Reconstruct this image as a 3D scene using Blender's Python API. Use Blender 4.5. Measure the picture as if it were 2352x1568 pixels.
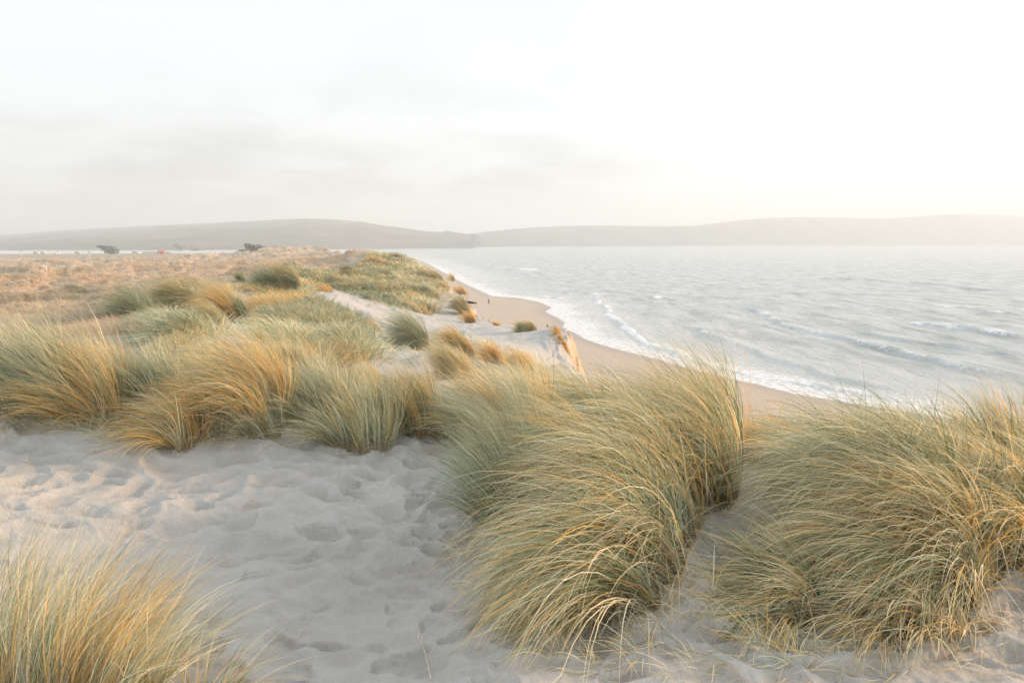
import bpy, math, random
import numpy as np
random.seed(7); R = np.random.default_rng(11)
PI = math.pi
for o in list(bpy.data.objects): bpy.data.objects.remove(o)
S = bpy.context.scene
COL = S.collection

# ------------------------------------------------------------------ camera, world, sun, exposure
CAMZ = 20.0; F = 1568.0; CX, CY, HOR = 1176.0, 784.0, 555.0
PITCH = math.atan((CY - HOR) / F); CP, SP = math.cos(PITCH), math.sin(PITCH)
cam_d = bpy.data.cameras.new('camera'); cam = bpy.data.objects.new('camera', cam_d); COL.objects.link(cam)
cam.location = (0, 0, CAMZ); cam.rotation_euler = (PI/2 - PITCH, 0, 0)
cam_d.sensor_width = 36; cam_d.lens = 24; cam_d.clip_start = 0.05; cam_d.clip_end = 40000
S.camera = cam
SUN_AZ = math.radians(72)      # to the right of the view direction (+Y)
SUN_EL = math.radians(15)
sd_ = bpy.data.lights.new('sun', 'SUN'); sd_.energy = 4.8; sd_.angle = math.radians(3.0); sd_.color = (1.0, 0.64, 0.36)
sun = bpy.data.objects.new('sun', sd_); COL.objects.link(sun)
sun.rotation_euler = (PI/2 - SUN_EL, 0, -SUN_AZ + PI)   # lamp shines along its -Z
W = bpy.data.worlds.new('World'); S.world = W; W.use_nodes = True
nt = W.node_tree; nt.nodes.clear()
def N(t, kind, **kw):
    n = t.nodes.new(kind)
    for k, v in kw.items():
        if k in ('inp',):
            for a, b in v.items(): n.inputs[a].default_value = b
        else: setattr(n, k, v)
    return n
def L(t, a, b): t.links.new(a, b)
def ramp(t, fac, pts):
    r = t.nodes.new('ShaderNodeValToRGB'); e = r.color_ramp.elements
    while len(e) > 1: e.remove(e[-1])
    for i, (p, c) in enumerate(pts):
        q = e[0] if i == 0 else e.new(p)
        q.position = p; q.color = (*c, 1) if len(c) == 3 else c
    t.links.new(fac, r.inputs[0]); return r.outputs[0]
def math_n(t, op, a, b=None, c=None, clamp=False):
    n = t.nodes.new('ShaderNodeMath'); n.operation = op; n.use_clamp = clamp
    for i, v in enumerate((a, b, c)):
        if v is None: continue
        if isinstance(v, (int, float)): n.inputs[i].default_value = v
        else: t.links.new(v, n.inputs[i])
    return n.outputs[0]
def mixc(t, fac, a, b, mode='MIX'):
    n = t.nodes.new('ShaderNodeMix'); n.data_type = 'RGBA'; n.blend_type = mode
    for sock, v in ((n.inputs[0], fac), (n.inputs[6], a), (n.inputs[7], b)):
        if isinstance(v, (int, float)): sock.default_value = v
        elif isinstance(v, tuple): sock.default_value = (*v, 1) if len(v) == 3 else v
        else: t.links.new(v, sock)
    return n.outputs[2]
sky = N(nt, 'ShaderNodeTexSky', sky_type='NISHITA', sun_disc=False, sun_elevation=SUN_EL, sun_rotation=SUN_AZ, dust_density=3.0)
tc = N(nt, 'ShaderNodeTexCoord'); sep = N(nt, 'ShaderNodeSeparateXYZ'); L(nt, tc.outputs['Generated'], sep.inputs[0])
zz = math_n(nt, 'MAXIMUM', sep.outputs[2], 0.0)
# cloud-plane projection: directions divided by height give clouds that flatten toward the horizon
den = math_n(nt, 'ADD', zz, 0.16)
cb = N(nt, 'ShaderNodeCombineXYZ')
L(nt, math_n(nt, 'DIVIDE', sep.outputs[0], den), cb.inputs[0]); L(nt, math_n(nt, 'DIVIDE', sep.outputs[1], den), cb.inputs[1])
n1 = N(nt, 'ShaderNodeTexNoise', inp={'Scale': 0.75, 'Detail': 7.0, 'Roughness': 0.52, 'Distortion': 0.35}); L(nt, cb.outputs[0], n1.inputs['Vector'])
n2 = N(nt, 'ShaderNodeTexNoise', inp={'Scale': 2.3, 'Detail': 5.0, 'Roughness': 0.5, 'Distortion': 0.3}); L(nt, cb.outputs[0], n2.inputs['Vector'])
cl = math_n(nt, 'ADD', math_n(nt, 'MULTIPLY', n1.outputs[0], 0.75), math_n(nt, 'MULTIPLY', n2.outputs[0], 0.25))
grey = N(nt, 'ShaderNodeMapRange', interpolation_type='SMOOTHSTEP', inp={'From Min': 0.44, 'From Max': 0.62}); L(nt, cl, grey.inputs[0])
# lower sky holds the grey stratus band
band = ramp(nt, zz, [(0.0, (0.95,)*3), (0.055, (0.9,)*3), (0.11, (0.72,)*3), (0.17, (0.40,)*3), (0.25, (0.16,)*3), (0.36, (0.09,)*3), (0.6, (0.06,)*3)])
bias = ramp(nt, zz, [(0.0, (0.62,)*3), (0.05, (0.55,)*3), (0.10, (0.24,)*3), (0.17, (0.04,)*3)])
sdir = N(nt, 'ShaderNodeVectorMath', operation='DOT_PRODUCT')
L(nt, tc.outputs['Generated'], sdir.inputs[0]); sdir.inputs[1].default_value = (math.sin(math.radians(48))*.99, math.cos(math.radians(48))*.99, 0.12)
sunside = N(nt, 'ShaderNodeMapRange', interpolation_type='SMOOTHSTEP', inp={'From Min': 0.70, 'From Max': 1.0}); L(nt, sdir.outputs['Value'], sunside.inputs[0])
gfac = math_n(nt, 'MULTIPLY', math_n(nt, 'ADD', math_n(nt, 'MULTIPLY', grey.outputs[0], band), bias, clamp=True),
              math_n(nt, 'SUBTRACT', 1.0, math_n(nt, 'MULTIPLY', sunside.outputs[0], 0.9)))
ccol = mixc(nt, gfac, (0.775, 0.83, 0.875), (0.47, 0.50, 0.52))
ccol = mixc(nt, sunside.outputs[0], ccol, (1.05, 1.05, 1.04))
warm = math_n(nt, 'MULTIPLY', math_n(nt, 'MULTIPLY', sunside.outputs[0], sunside.outputs[0]), ramp(nt, zz, [(0, (1,)*3), (0.12, (0.25,)*3), (0.3, (0,)*3)]))
ccol = mixc(nt, warm, ccol, (1.06, 1.01, 0.93))
sk = N(nt, 'ShaderNodeVectorMath', operation='SCALE'); L(nt, sky.outputs[0], sk.inputs[0]); sk.inputs['Scale'].default_value = 0.10
cfin = mixc(nt, 0.93, sk.outputs[0], ccol)
bg = N(nt, 'ShaderNodeBackground'); L(nt, cfin, bg.inputs[0]); bg.inputs[1].default_value = 1.0
wo = N(nt, 'ShaderNodeOutputWorld'); L(nt, bg.outputs[0], wo.inputs[0])
S.view_settings.view_transform = 'Standard'; S.view_settings.look = 'None'; S.view_settings.exposure = 0.43; S.view_settings.gamma = 1
S.render.engine = 'CYCLES'
S.cycles.max_bounces = 6; S.cycles.diffuse_bounces = 3; S.cycles.glossy_bounces = 2; S.cycles.transmission_bounces = 3; S.cycles.volume_bounces = 1; S.cycles.transparent_max_bounces = 6

# ------------------------------------------------------------------ helpers
def vray(u, v):
    """photo point -> (X/Y, Z/Y) of the ray from the camera"""
    x = (np.asarray(u, float)-CX)/F; y = -(np.asarray(v, float)-CY)/F
    dy = CP + y*SP
    return x/dy, (-SP + y*CP)/dy
def meta(o, label=None, cat=None, group=None, kind=None):
    if label: o['label'] = label
    if cat: o['category'] = cat
    if group: o['group'] = group
    if kind: o['kind'] = kind
    return o
def mesh_obj(name, V, Fc, mat, parent=None, smooth=False, cols=None, attrs=None):
    """V (n,3); Fc (m,4) or (m,3) int arrays, or a list of such arrays"""
    me = bpy.data.meshes.new(name); V = np.ascontiguousarray(V, dtype=np.float32)
    Fl = Fc if isinstance(Fc, list) else [Fc]
    Fl = [np.asarray(f, dtype=np.int32) for f in Fl if len(f)]
    tot = np.concatenate([np.full(len(f), f.shape[1], np.int32) for f in Fl]); idx = np.concatenate([f.ravel() for f in Fl])
    me.vertices.add(len(V)); me.vertices.foreach_set('co', V.ravel())
    me.loops.add(len(idx)); me.loops.foreach_set('vertex_index', idx)
    me.polygons.add(len(tot)); st = np.concatenate([[0], np.cumsum(tot)[:-1]]).astype(np.int32)
    me.polygons.foreach_set('loop_start', st)
    try: me.polygons.foreach_set('loop_total', tot)
    except Exception: pass
    if smooth: me.polygons.foreach_set('use_smooth', np.ones(len(tot), bool))
    if cols is not None:
        a = me.color_attributes.new('Col', 'FLOAT_COLOR', 'POINT')
        c = np.ones((len(V), 4), np.float32); c[:, :3] = cols; a.data.foreach_set('color', c.ravel())
    for k, arr in (attrs or {}).items():
        a = me.attributes.new(k, 'FLOAT', 'POINT'); a.data.foreach_set('value', np.ascontiguousarray(arr, np.float32))
    me.update(calc_edges=True); me.validate(verbose=False)
    me.materials.append(mat)
    o = bpy.data.objects.new(name, me); COL.objects.link(o)
    if parent: o.parent = parent
    return o
def empty(name, loc, rz=0):
    o = bpy.data.objects.new(name, None); COL.objects.link(o); o.location = loc; o.rotation_euler = (0, 0, rz); o.empty_display_size = .2
    return o
class MB:
    def __init__(s): s.v = []; s.q = []; s.t = []; s.n = 0
    def add(s, V, q=None, t=None):
        V = np.asarray(V, float)
        if q is not None and len(q): s.q.append(np.asarray(q)+s.n)
        if t is not None and len(t): s.t.append(np.asarray(t)+s.n)
        s.v.append(V); s.n += len(V)
    def box(s, c, d, rz=0.0, taper=1.0, bev=0.0):
        x, y, z = np.array(d)/2.0; P = []
        rings = [(-z, 1.0), (z, taper)] if bev == 0 else [(-z, 1-bev), (-z+bev*min(x,y,z), 1), (z-bev*min(x,y,z), taper), (z, taper*(1-bev))]
        for zz_, k in rings: P += [(-x*k,-y*k,zz_),(x*k,-y*k,zz_),(x*k,y*k,zz_),(-x*k,y*k,zz_)]
        P = np.array(P); cc, ss = math.cos(rz), math.sin(rz)
        P = np.c_[P[:,0]*cc-P[:,1]*ss, P[:,0]*ss+P[:,1]*cc, P[:,2]] + np.array(c)
        q = []; m = len(rings)
        for r in range(m-1):
            for i in range(4): a = r*4+i; b = r*4+(i+1)%4; q.append((a, b, b+4, a+4))
        q += [(3,2,1,0), ((m-1)*4, (m-1)*4+1, (m-1)*4+2, (m-1)*4+3)]
        s.add(P, q)
    def tube(s, pts, rad, n=8, squash=1.0):
        pts = np.asarray(pts, float); rad = np.broadcast_to(np.asarray(rad, float), (len(pts),))
        T = np.gradient(pts, axis=0); T /= np.linalg.norm(T, axis=1)[:, None]+1e-9
        ref = np.array([0.13, 0.31, 0.94]) if abs(T[:,2]).mean() < .8 else np.array([0.95, 0.2, 0.1])
        V = []
        for p, t, r in zip(pts, T, rad):
            a = np.cross(t, ref); a /= np.linalg.norm(a)+1e-9; b = np.cross(t, a)
            for k in range(n):
                w = 2*PI*k/n; V.append(p + r*(math.cos(w)*a + squash*math.sin(w)*b))
        q = [(i*n+k, i*n+(k+1)%n, (i+1)*n+(k+1)%n, (i+1)*n+k) for i in range(len(pts)-1) for k in range(n)]
        m = len(V); V += [pts[0], pts[-1]]
        t_ = [(m, (k+1)%n, k) for k in range(n)] + [(m+1, (len(pts)-1)*n+k, (len(pts)-1)*n+(k+1)%n) for k in range(n)]
        s.add(V, q, t_)
    def build(s, name, mat, parent=None, smooth=True, cols=None):
        fl = []
        if s.q: fl.append(np.concatenate(s.q))
        if s.t: fl.append(np.concatenate(s.t))
        return mesh_obj(name, np.concatenate(s.v), fl, mat, parent, smooth, cols)
# gradient noise
_perm = R.permutation(512); _perm = np.concatenate([_perm, _perm, _perm])
_g = R.uniform(0, 2*PI, 512); _gx, _gy = np.cos(_g), np.sin(_g)
def perlin(x, y, seed=0):
    x = np.asarray(x, float)+seed*17.31; y = np.asarray(y, float)-seed*9.77
    xi = np.floor(x).astype(int); yi = np.floor(y).astype(int); fx = x-xi; fy = y-yi
    def g(ix, iy, dx, dy):
        h = _perm[(_perm[ix & 511] + iy) & 511]; return _gx[h]*dx + _gy[h]*dy
    u = fx*fx*fx*(fx*(fx*6-15)+10); v = fy*fy*fy*(fy*(fy*6-15)+10)
    a = g(xi, yi, fx, fy); b = g(xi+1, yi, fx-1, fy); c = g(xi, yi+1, fx, fy-1); d = g(xi+1, yi+1, fx-1, fy-1)
    return ((a*(1-u)+b*u)*(1-v) + (c*(1-u)+d*u)*v)*1.5
def fbm(x, y, oct=4, seed=0, gain=.5):
    s = 0; a = 1
    for i in range(oct): s = s + a*perlin(x*2**i, y*2**i, seed+i*3.3); a *= gain
    return s
_wx = R.uniform(0.08, .92, 4096); _wy = R.uniform(0.08, .92, 4096); _wd = R.uniform(.25, 1, 4096)
def worley(x, y, seed=0):
    """bowl-shaped cells: squared distance to the nearest point, with that cell's random depth"""
    x = np.asarray(x, float)+seed*31.7; y = np.asarray(y, float)+seed*13.1
    xi = np.floor(x).astype(int); yi = np.floor(y).astype(int)
    best = np.full(x.shape, 9.0); dep = np.zeros(x.shape)
    for dx in (-1, 0, 1):
        for dy in (-1, 0, 1):
            h = ((xi+dx)*73856093 ^ (yi+dy)*19349663) & 4095
            d = (xi+dx+_wx[h]-x)**2 + (yi+dy+_wy[h]-y)**2
            m = d < best; best = np.where(m, d, best); dep = np.where(m, _wd[h], dep)
    return best, dep
def sstep(a, b, x): t = np.clip((x-a)/(b-a), 0, 1); return t*t*(3-2*t)
def poly_sdist(x, y, P):
    """signed distance to an open polyline; positive to the right of its direction"""
    P = np.asarray(P, float); best = np.full(np.shape(x), 1e12); sg = np.zeros(np.shape(x)); par = np.zeros(np.shape(x)); acc = 0
    for i in range(len(P)-1):
        a = P[i]; b = P[i+1]; e = b-a; l2 = e@e
        t = ((x-a[0])*e[0] + (y-a[1])*e[1])/l2
        t = np.clip(t, None if i == 0 else 0, None if i == len(P)-2 else 1)
        dx = x-(a[0]+t*e[0]); dy = y-(a[1]+t*e[1]); d = dx*dx+dy*dy
        cr = e[1]*(x-a[0]) - e[0]*(y-a[1])
        m = d < best; best = np.where(m, d, best); sg = np.where(m, np.sign(cr), sg); par = np.where(m, acc+t*math.sqrt(l2), par); acc += math.sqrt(l2)
    return np.sqrt(best)*sg, par

# ------------------------------------------------------------------ terrain
def sea_pt(u, v, z=0.0):
    a, b = vray(u, v); Y = (z-CAMZ)/b; return (float(a*Y), float(Y))
SHORE = [(120, -40), (78, 45), sea_pt(2352, 985), sea_pt(2080, 945), sea_pt(1830, 905), sea_pt(1740, 882), sea_pt(1640, 862), sea_pt(1500, 822), sea_pt(1400, 797), sea_pt(1345, 779),
         sea_pt(1318, 763), sea_pt(1292, 752), sea_pt(1298, 741), sea_pt(1286, 732), sea_pt(1252, 716), sea_pt(1268, 706), sea_pt(1240, 694), sea_pt(1190, 684), sea_pt(1130, 680),
         sea_pt(1075, 655), sea_pt(1030, 632), sea_pt(985, 607), sea_pt(950, 593), sea_pt(925, 583), (-330, 1500), (-470, 1950)]
EDGE = [(46, -40), (24, -2), (13, 9), (7.5, 13), (5.4, 20), (3.5, 28), (2.75, 33.5), (2.85, 36.5), (2.2, 44), (-1.4, 54), (-2.9, 61), (-4.1, 70), (-6.8, 79), (-8.6, 88), (-15, 125), (-42, 220), (-105, 400), (-185, 620), (-330, 1000), (-520, 1700)]
CTRL = [ # (u, v, Y): ground seen at that photo point, Y metres ahead
 (0,1568,2.8),(400,1568,2.8),(700,1568,2.85),(1050,1568,2.85),(1300,1568,2.75),(1700,1568,2.65),(2352,1568,2.6),
 (0,1300,4.2),(450,1330,4.2),(700,1300,4.4),(900,1250,4.8),(1010,1330,4.2),(1080,1400,3.6),(1200,1480,3.1),
 (300,1110,5.9),(600,1080,6.3),(0,1080,5.9),(850,1070,6.5),(0,985,6.7),(140,970,6.9),(330,1010,6.7),(500,1010,6.9),(760,1010,7.0),
 (100,905,7.6),(300,930,7.5),(560,925,7.7),(780,930,7.8),
 (1000,1010,7.3),(1060,1100,6.2),(960,935,9.0),(900,880,11.5),(1050,880,11),
 (1150,1200,5.0),(1400,1440,3.3),(1500,1400,3.45),(1600,1200,4.5),(1480,1240,4.35),(1700,1230,4.4),(1640,1380,3.5),(1400,1000,6.3),(1250,1060,5.9),(1600,1010,6.4),(1450,950,7.4),(1200,930,8),
 (1700,1450,3.2),(1900,1460,3.15),(2300,1400,3.4),(2330,1300,3.9),(2100,1250,4.15),(1900,1150,4.9),(2300,1080,5.6),(1900,1030,6.4),(2200,1020,6.6),(1750,1010,6.8),(2352,1480,3.0),
 (850,835,17),(700,840,15),(560,850,13.5),(640,800,18),(700,740,33),(600,770,24),(760,700,46),(900,800,24),(950,800,27),(880,765,36),(1000,800,26),(1100,790,28),(1200,800,31),(1262,812,33),
 (1150,850,16),(1060,860,14),(1230,850,18),(1050,830,19),
 (1000,745,43),(1150,757,41),(1250,762,38),(1280,758,36.5),(1130,746,48),(850,715,50),(720,660,58),(800,690,53),(930,728,47),
 (1000,690,66),(1060,728,60),(980,712,60),(1040,700,68),(1085,700,66),(1060,668,78),(1040,645,88),(1000,650,88),(950,660,80),
 (885,592,150),(940,612,128),(830,600,135),(780,622,112),(1000,628,108),(850,655,85),(760,640,84),(700,630,82),(650,626,74),(590,634,70),(545,650,62),(620,690,50),(560,700,45),(480,690,42),
 (520,742,32),(500,765,27),(450,720,34),(470,670,47),(400,700,38),(330,735,30),(300,700,42),(260,720,40),(400,780,20),(300,790,20),(420,740,27),
 (100,740,40),(0,740,38),(0,700,60),(200,690,66),(0,655,105),(120,640,115),(250,660,92),(350,650,98),(420,630,120),(0,625,170),(130,612,210),(300,612,215),(420,606,240),
 (0,598,420),(95,617,200),(195,603,320),(150,590,550),(0,588,620),(300,587,620),(400,585,620),(480,590,420),(560,598,300),(640,602,240),(740,604,230),
 (560,582,480),(600,573,440),(640,571,400),(720,575,390),(810,580,370),(520,588,440),(0,584.5,800),(300,583,830),(450,583,760),
]
CXYZ = [(-6,10.5,17.6),(-3,10.5,17.6),(-9,14,16.6),(-3.5,14.5,16.9),(3,10,16.9),(7,9.5,16.6),(9,13,15),(5,14,15.4),(3,22,14.2),(8,20,13.6),(2.2,28,14.3),
        (-30,600,9),(-120,650,8),(-200,600,8),(-30,250,13.5),(-60,350,12.5),(-5,110,13.5),(-10,100,13.2),(-15,180,13.5),(-500,1000,3.2),(-900,1000,3.0),(-300,900,3.6),(-200,800,5),
        (-900,1150,.5),(-500,1150,.4),(-900,1500,-3),(-500,1500,-3),(5,2,18.1),(-5,2,18.1),(3,1.5,18.1),(-12,7,18.0),(14,5,17.6),(-40,20,15.5),(-60,50,14.5),(-140,100,13)]
cx, cy, cz = [], [], []
for u, v, Y in CTRL:
    a, b = vray(u, v); cx.append(float(a*Y)); cy.append(Y); cz.append(float(b*Y))
for X, Y, Z in CXYZ: cx.append(X); cy.append(Y); cz.append(Z-CAMZ)
cx, cy, cz = map(np.array, (cx, cy, cz)); cr = np.hypot(cx, cy); A0 = np.arctan2(cx, cy)*1.6; B0 = np.log(cr); T0 = cz/cr
def tps_k(a, b, a2, b2):
    d2 = (a[:, None]-a2[None])**2 + (b[:, None]-b2[None])**2; return .5*d2*np.log(d2+1e-12)
n0 = len(cx); M = np.zeros((n0+3, n0+3)); M[:n0, :n0] = tps_k(A0, B0, A0, B0) + np.eye(n0)*2e-4
M[:n0, n0] = 1; M[:n0, n0+1] = A0; M[:n0, n0+2] = B0; M[n0:, :n0] = M[:n0, n0:].T
wts = np.linalg.solve(M, np.r_[T0, 0, 0, 0])
def tps(az, lr):
    out = np.empty(az.shape); fa = az.ravel()*1.6; fb = lr.ravel(); o = out.ravel()
    for i in range(0, len(fa), 20000):
        o[i:i+20000] = tps_k(fa[i:i+20000], fb[i:i+20000], A0, B0)@wts[:n0] + wts[n0] + wts[n0+1]*fa[i:i+20000] + wts[n0+2]*fb[i:i+20000]
    return o.reshape(az.shape)
AZ = np.concatenate([np.radians(np.linspace(-180, -60, 25)[:-1]), np.radians(np.linspace(-60, -40, 41)[:-1]), np.radians(np.linspace(-40, 40, 700)), np.radians(np.linspace(40, 60, 41)[1:]), np.radians(np.linspace(60, 180, 25)[1:])])
LR = np.concatenate([np.linspace(math.log(.4), math.log(2.2), 40)[:-1], np.linspace(math.log(2.2), math.log(12), 440)[:-1], np.linspace(math.log(12), math.log(350), 400)[:-1], np.linspace(math.log(350), math.log(2600), 110)])
# coarse TPS grid, bilinearly refined
ca = np.radians(np.linspace(-62, 62, 160)); cl_ = np.linspace(math.log(2.3), math.log(2600), 330)
G = tps(*np.meshgrid(ca, cl_))
def bil(G, xs, ys, x, y):
    ix = np.clip(np.searchsorted(xs, x)-1, 0, len(xs)-2); iy = np.clip(np.searchsorted(ys, y)-1, 0, len(ys)-2)
    fx = np.clip((x-xs[ix])/(xs[ix+1]-xs[ix]), 0, 1); fy = np.clip((y-ys[iy])/(ys[iy+1]-ys[iy]), 0, 1)
    return (G[iy, ix]*(1-fx)+G[iy, ix+1]*fx)*(1-fy) + (G[iy+1, ix]*(1-fx)+G[iy+1, ix+1]*fx)*fy
def in_poly(u, v, P):
    P = np.asarray(P, float); c = np.zeros(np.shape(u), bool); j = len(P)-1
    for i in range(len(P)):
        xi, yi = P[i]; xj, yj = P[j]
        c ^= ((yi > v) != (yj > v)) & (u < (xj-xi)*(v-yi)/(yj-yi+1e-9)+xi); j = i
    return c
GA, GL = np.meshgrid(AZ, LR); GR = np.exp(GL); GX = GR*np.sin(GA); GY = GR*np.cos(GA)
rr = np.maximum(GR, 2.4)
H = CAMZ + rr*bil(G, ca, cl_, np.clip(GA, ca[0], ca[-1]), np.log(rr))
SDL, PAR = poly_sdist(GX, GY, SHORE)          # + = seaward
ED, _ = poly_sdist(GX, GY, EDGE)
leftness = sstep(0, 40, -GX - 0.10*GY)*sstep(28, 70, GR)
# dune hummocks: ridged, growing away from the viewer
hum = fbm(GX/7.0, GY/11.0, 4, 1)
rid = 1-np.abs(fbm(GX/13.0+.3*hum, GY/22.0, 3, 5))*2
H += sstep(14, 40, GR)*(0.30*hum)*(1-.5*sstep(300, 800, GR)) + leftness*(1-sstep(450, 800, GR))*(1.3*rid - .8 + 2.2*fbm(GX/26+3, GY/40, 2, 9)*sstep(50, 90, GR) + .35*fbm(GX/3.1, GY/4.6, 3, 8))
H += sstep(200, 400, GR)*(1-sstep(520, 700, GR))*fbm(GX/25, GY/40, 3, 12)*0.9
H += (1-sstep(8, 20, GR))*0.10*fbm(GX/1.9, GY/1.9, 3, 21)
def bump_g(x0, y0, sx, sy, h): return h*np.exp(-((GX-x0)/sx)**2-((GY-y0)/sy)**2)
H += bump_g(.78, 4.9, .55, 1.1, .34) + bump_g(2.65, 4.7, .85, .9, .34) + bump_g(1.25, 3.2, .3, .25, .05) + bump_g(-4.6, 7.4, 1.6, .7, .22) + bump_g(-2.9, 7.6, .6, .6, .25) + bump_g(-1.5, 7.4, .7, .6, .12) - bump_g(1.45, 4.0, .28, .6, .14)
H += (1-sstep(7, 12, GR))*sstep(1.5, 3, GR)*(.007*fbm(GX/.085, GY/.085, 3, 57) + .012*fbm(GX/.22, GY/.16, 2, 58))
for u_, v_, Y_, s_, h_ in [(885,592,150,9,.8),(860,600,140,7,.6),(655,625,74,5,.9),(545,700,42,2.4,.8),(660,760,30,2.4,.6),(745,742,38,2.8,.7),(420,705,43,2.6,.8),(830,660,95,5,1.0),(920,672,86,4,.8),(985,690,70,3.5,.7),(720,700,48,2.5,.6),(600,690,52,3,.6)]:
    a_, b_ = vray(u_, v_); H += bump_g(float(a_*Y_), Y_, s_, s_*1.3, h_)
# the dune breaks off to the beach
wob = 1.5*fbm(GX/6, GY/6, 3, 31)*sstep(15, 60, GR)
w_out = np.clip((ED + wob*.35 + .4*fbm(GX/1.6, GY/2.4, 3, 32)*sstep(26, 32, GR)*(1-sstep(100, 130, GR)))/(7.5+ .03*np.clip(GR, 0, 300)), 0, 1); w_out = (1-(1-w_out)**1.6)
beach = 0.030*np.clip(-SDL, -200, 70) + 0.012*np.clip(-SDL-70, 0, 60) + .05*fbm(GX/5, GY/9, 3, 41)*sstep(3, 14, -SDL)
beach = np.where(SDL > 0, -0.05*SDL, beach)
H = H*(1-w_out) + np.minimum(beach, H)*w_out
H = np.where(SDL > -3, np.minimum(H, beach), H)
# wind-worn scallops and footprints on bare sand
wx = GX + .18*fbm(GX/.7, GY/.7, 2, 51); wy = GY + .18*fbm(GX/.7, GY/.7, 2, 52)
d1, p1 = worley((wx*.94+wy*.34)/.30, (wy*.94-wx*.34)/.21, 1)
d2, p2 = worley(wx/.21, wy/.17, 3)
d3, p3 = worley(wx/.62, wy/.50, 6)
amp_z = (.45+.55*sstep(-.35, .35, fbm(GX/2.4, GY/1.7, 2, 61)))
near = sstep(1.0, 3.0, GR)*(1-sstep(9, 14, GR))
calm = np.exp(-(((GX+.9)/1.1)**2 + ((GY-4.2)/.9)**2))         # the smooth wind-scoured patch
scal = (-.108*(1-np.clip(d1/.5, 0, 1))*p1 - .034*(1-np.clip(d2/.45, 0, 1))*p2)*(1-.55*calm)
H += near*amp_z*scal*(.35+.65*sstep(3.4, 4.4, GR))
fp = np.clip(1-d2/.10, 0, 1)                                # crisp treads close to the viewer
fpx = GX+.10*fbm(GX/.3, GY/.3, 2, 55); fpy = GY+.10*fbm(GX/.3, GY/.3, 2, 56); d4, p4 = worley(fpx/.30+.5, fpy/.20, 9)
H += (1-sstep(3.5, 4.4, GR))*sstep(1, 2, GR)*(.012*np.clip(d4/.2, 0, 1)-.05*p4*sstep(.0, .8, 1-np.clip(d4/.16, 0, 1)))
mid = sstep(12, 18, GR)*(1-sstep(60, 90, GR))
H += mid*(-.07*(1-np.clip(d3/.4, 0, 1))*p3)*(1-leftness)
# cracked scarps at the seaward edge
scp = np.exp(-((ED-1.2)/1.6)**2)*sstep(25, 32, GR)*(1-sstep(95, 120, GR))
H -= scp*(.5*np.abs(fbm(GX/.9, GY/.9, 3, 71)) + .5*np.abs(fbm(GX/.35, GY/.5, 3, 74)))
ovg = np.where(GR < 90, 1, 0)*sstep(11, 16, GR)*(1-sstep(-7, -3, ED))*(1-leftness); H += ovg*.40*np.maximum(fbm(GX/1.7, GY/2.1, 3, 72), -.1)*sstep(.0, .3, fbm(GX/6, GY/8, 2, 73)+.15)
def gz(x, y):
    x = np.asarray(x, float); y = np.asarray(y, float)
    return bil(H, AZ, LR, np.arctan2(x, y), np.log(np.maximum(np.hypot(x, y), .4)))
_ys = np.exp(np.linspace(math.log(1.8), math.log(2400), 1100))
def hit(u, v):
    """where the ray through a photo point first meets the ground"""
    u = np.atleast_1d(np.asarray(u, float)); v = np.atleast_1d(np.asarray(v, float)); a, b = vray(u, v)
    Yh = np.full(u.shape, np.nan)
    for i in range(0, len(u), 3000):
        aa = a[i:i+3000, None]; bb = b[i:i+3000, None]; g = gz(aa*_ys, np.broadcast_to(_ys, (len(aa), len(_ys))))
        below = (CAMZ+bb*_ys) < g; k = np.argmax(below, axis=1); ok = below.any(axis=1) & (k > 0); k = np.clip(k, 1, None)
        r_ = np.arange(len(aa)); g1 = CAMZ+b[i:i+3000]*_ys[k]-g[r_, k]; g0 = CAMZ+b[i:i+3000]*_ys[k-1]-g[r_, k-1]
        t = g0/(g0-g1+1e-9); Yh[i:i+3000] = np.where(ok, _ys[k-1]+t*(_ys[k]-_ys[k-1]), np.nan)
    X = a*Yh; return X, Yh, gz(np.nan_to_num(X), np.nan_to_num(Yh, nan=1.0))

# ------------------------------------------------------------------ materials
def new_mat(name):
    m = bpy.data.materials.new(name); m.use_nodes = True; t = m.node_tree; t.nodes.clear()
    out = t.nodes.new('ShaderNodeOutputMaterial'); return m, t, out
def pbr(t, out, color, rough=.8, spec=.3, normal=None):
    p = t.nodes.new('ShaderNodeBsdfPrincipled')
    if isinstance(color, tuple): p.inputs['Base Color'].default_value = (*color, 1)
    else: t.links.new(color, p.inputs['Base Color'])
    if isinstance(rough, (int, float)): p.inputs['Roughness'].default_value = rough
    else: t.links.new(rough, p.inputs['Roughness'])
    p.inputs['Specular IOR Level'].default_value = spec
    if normal is not None: t.links.new(normal, p.inputs['Normal'])
    if out is not None: t.links.new(p.outputs[0], out.inputs[0])
    return p
def simple(name, c, rough=.7, spec=.3, var=.12, scale=8.0):
    m, t, out = new_mat(name); g = N(t, 'ShaderNodeNewGeometry')
    n = N(t, 'ShaderNodeTexNoise', inp={'Scale': scale, 'Detail': 4.0}); L(t, g.outputs['Position'], n.inputs['Vector'])
    lo = tuple(x*(1-var*2) for x in c); hi = tuple(min(1, x*(1+var*2)) for x in c)
    pbr(t, out, ramp(t, n.outputs[0], [(.3, lo), (.7, hi)]), rough, spec); return m
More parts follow.
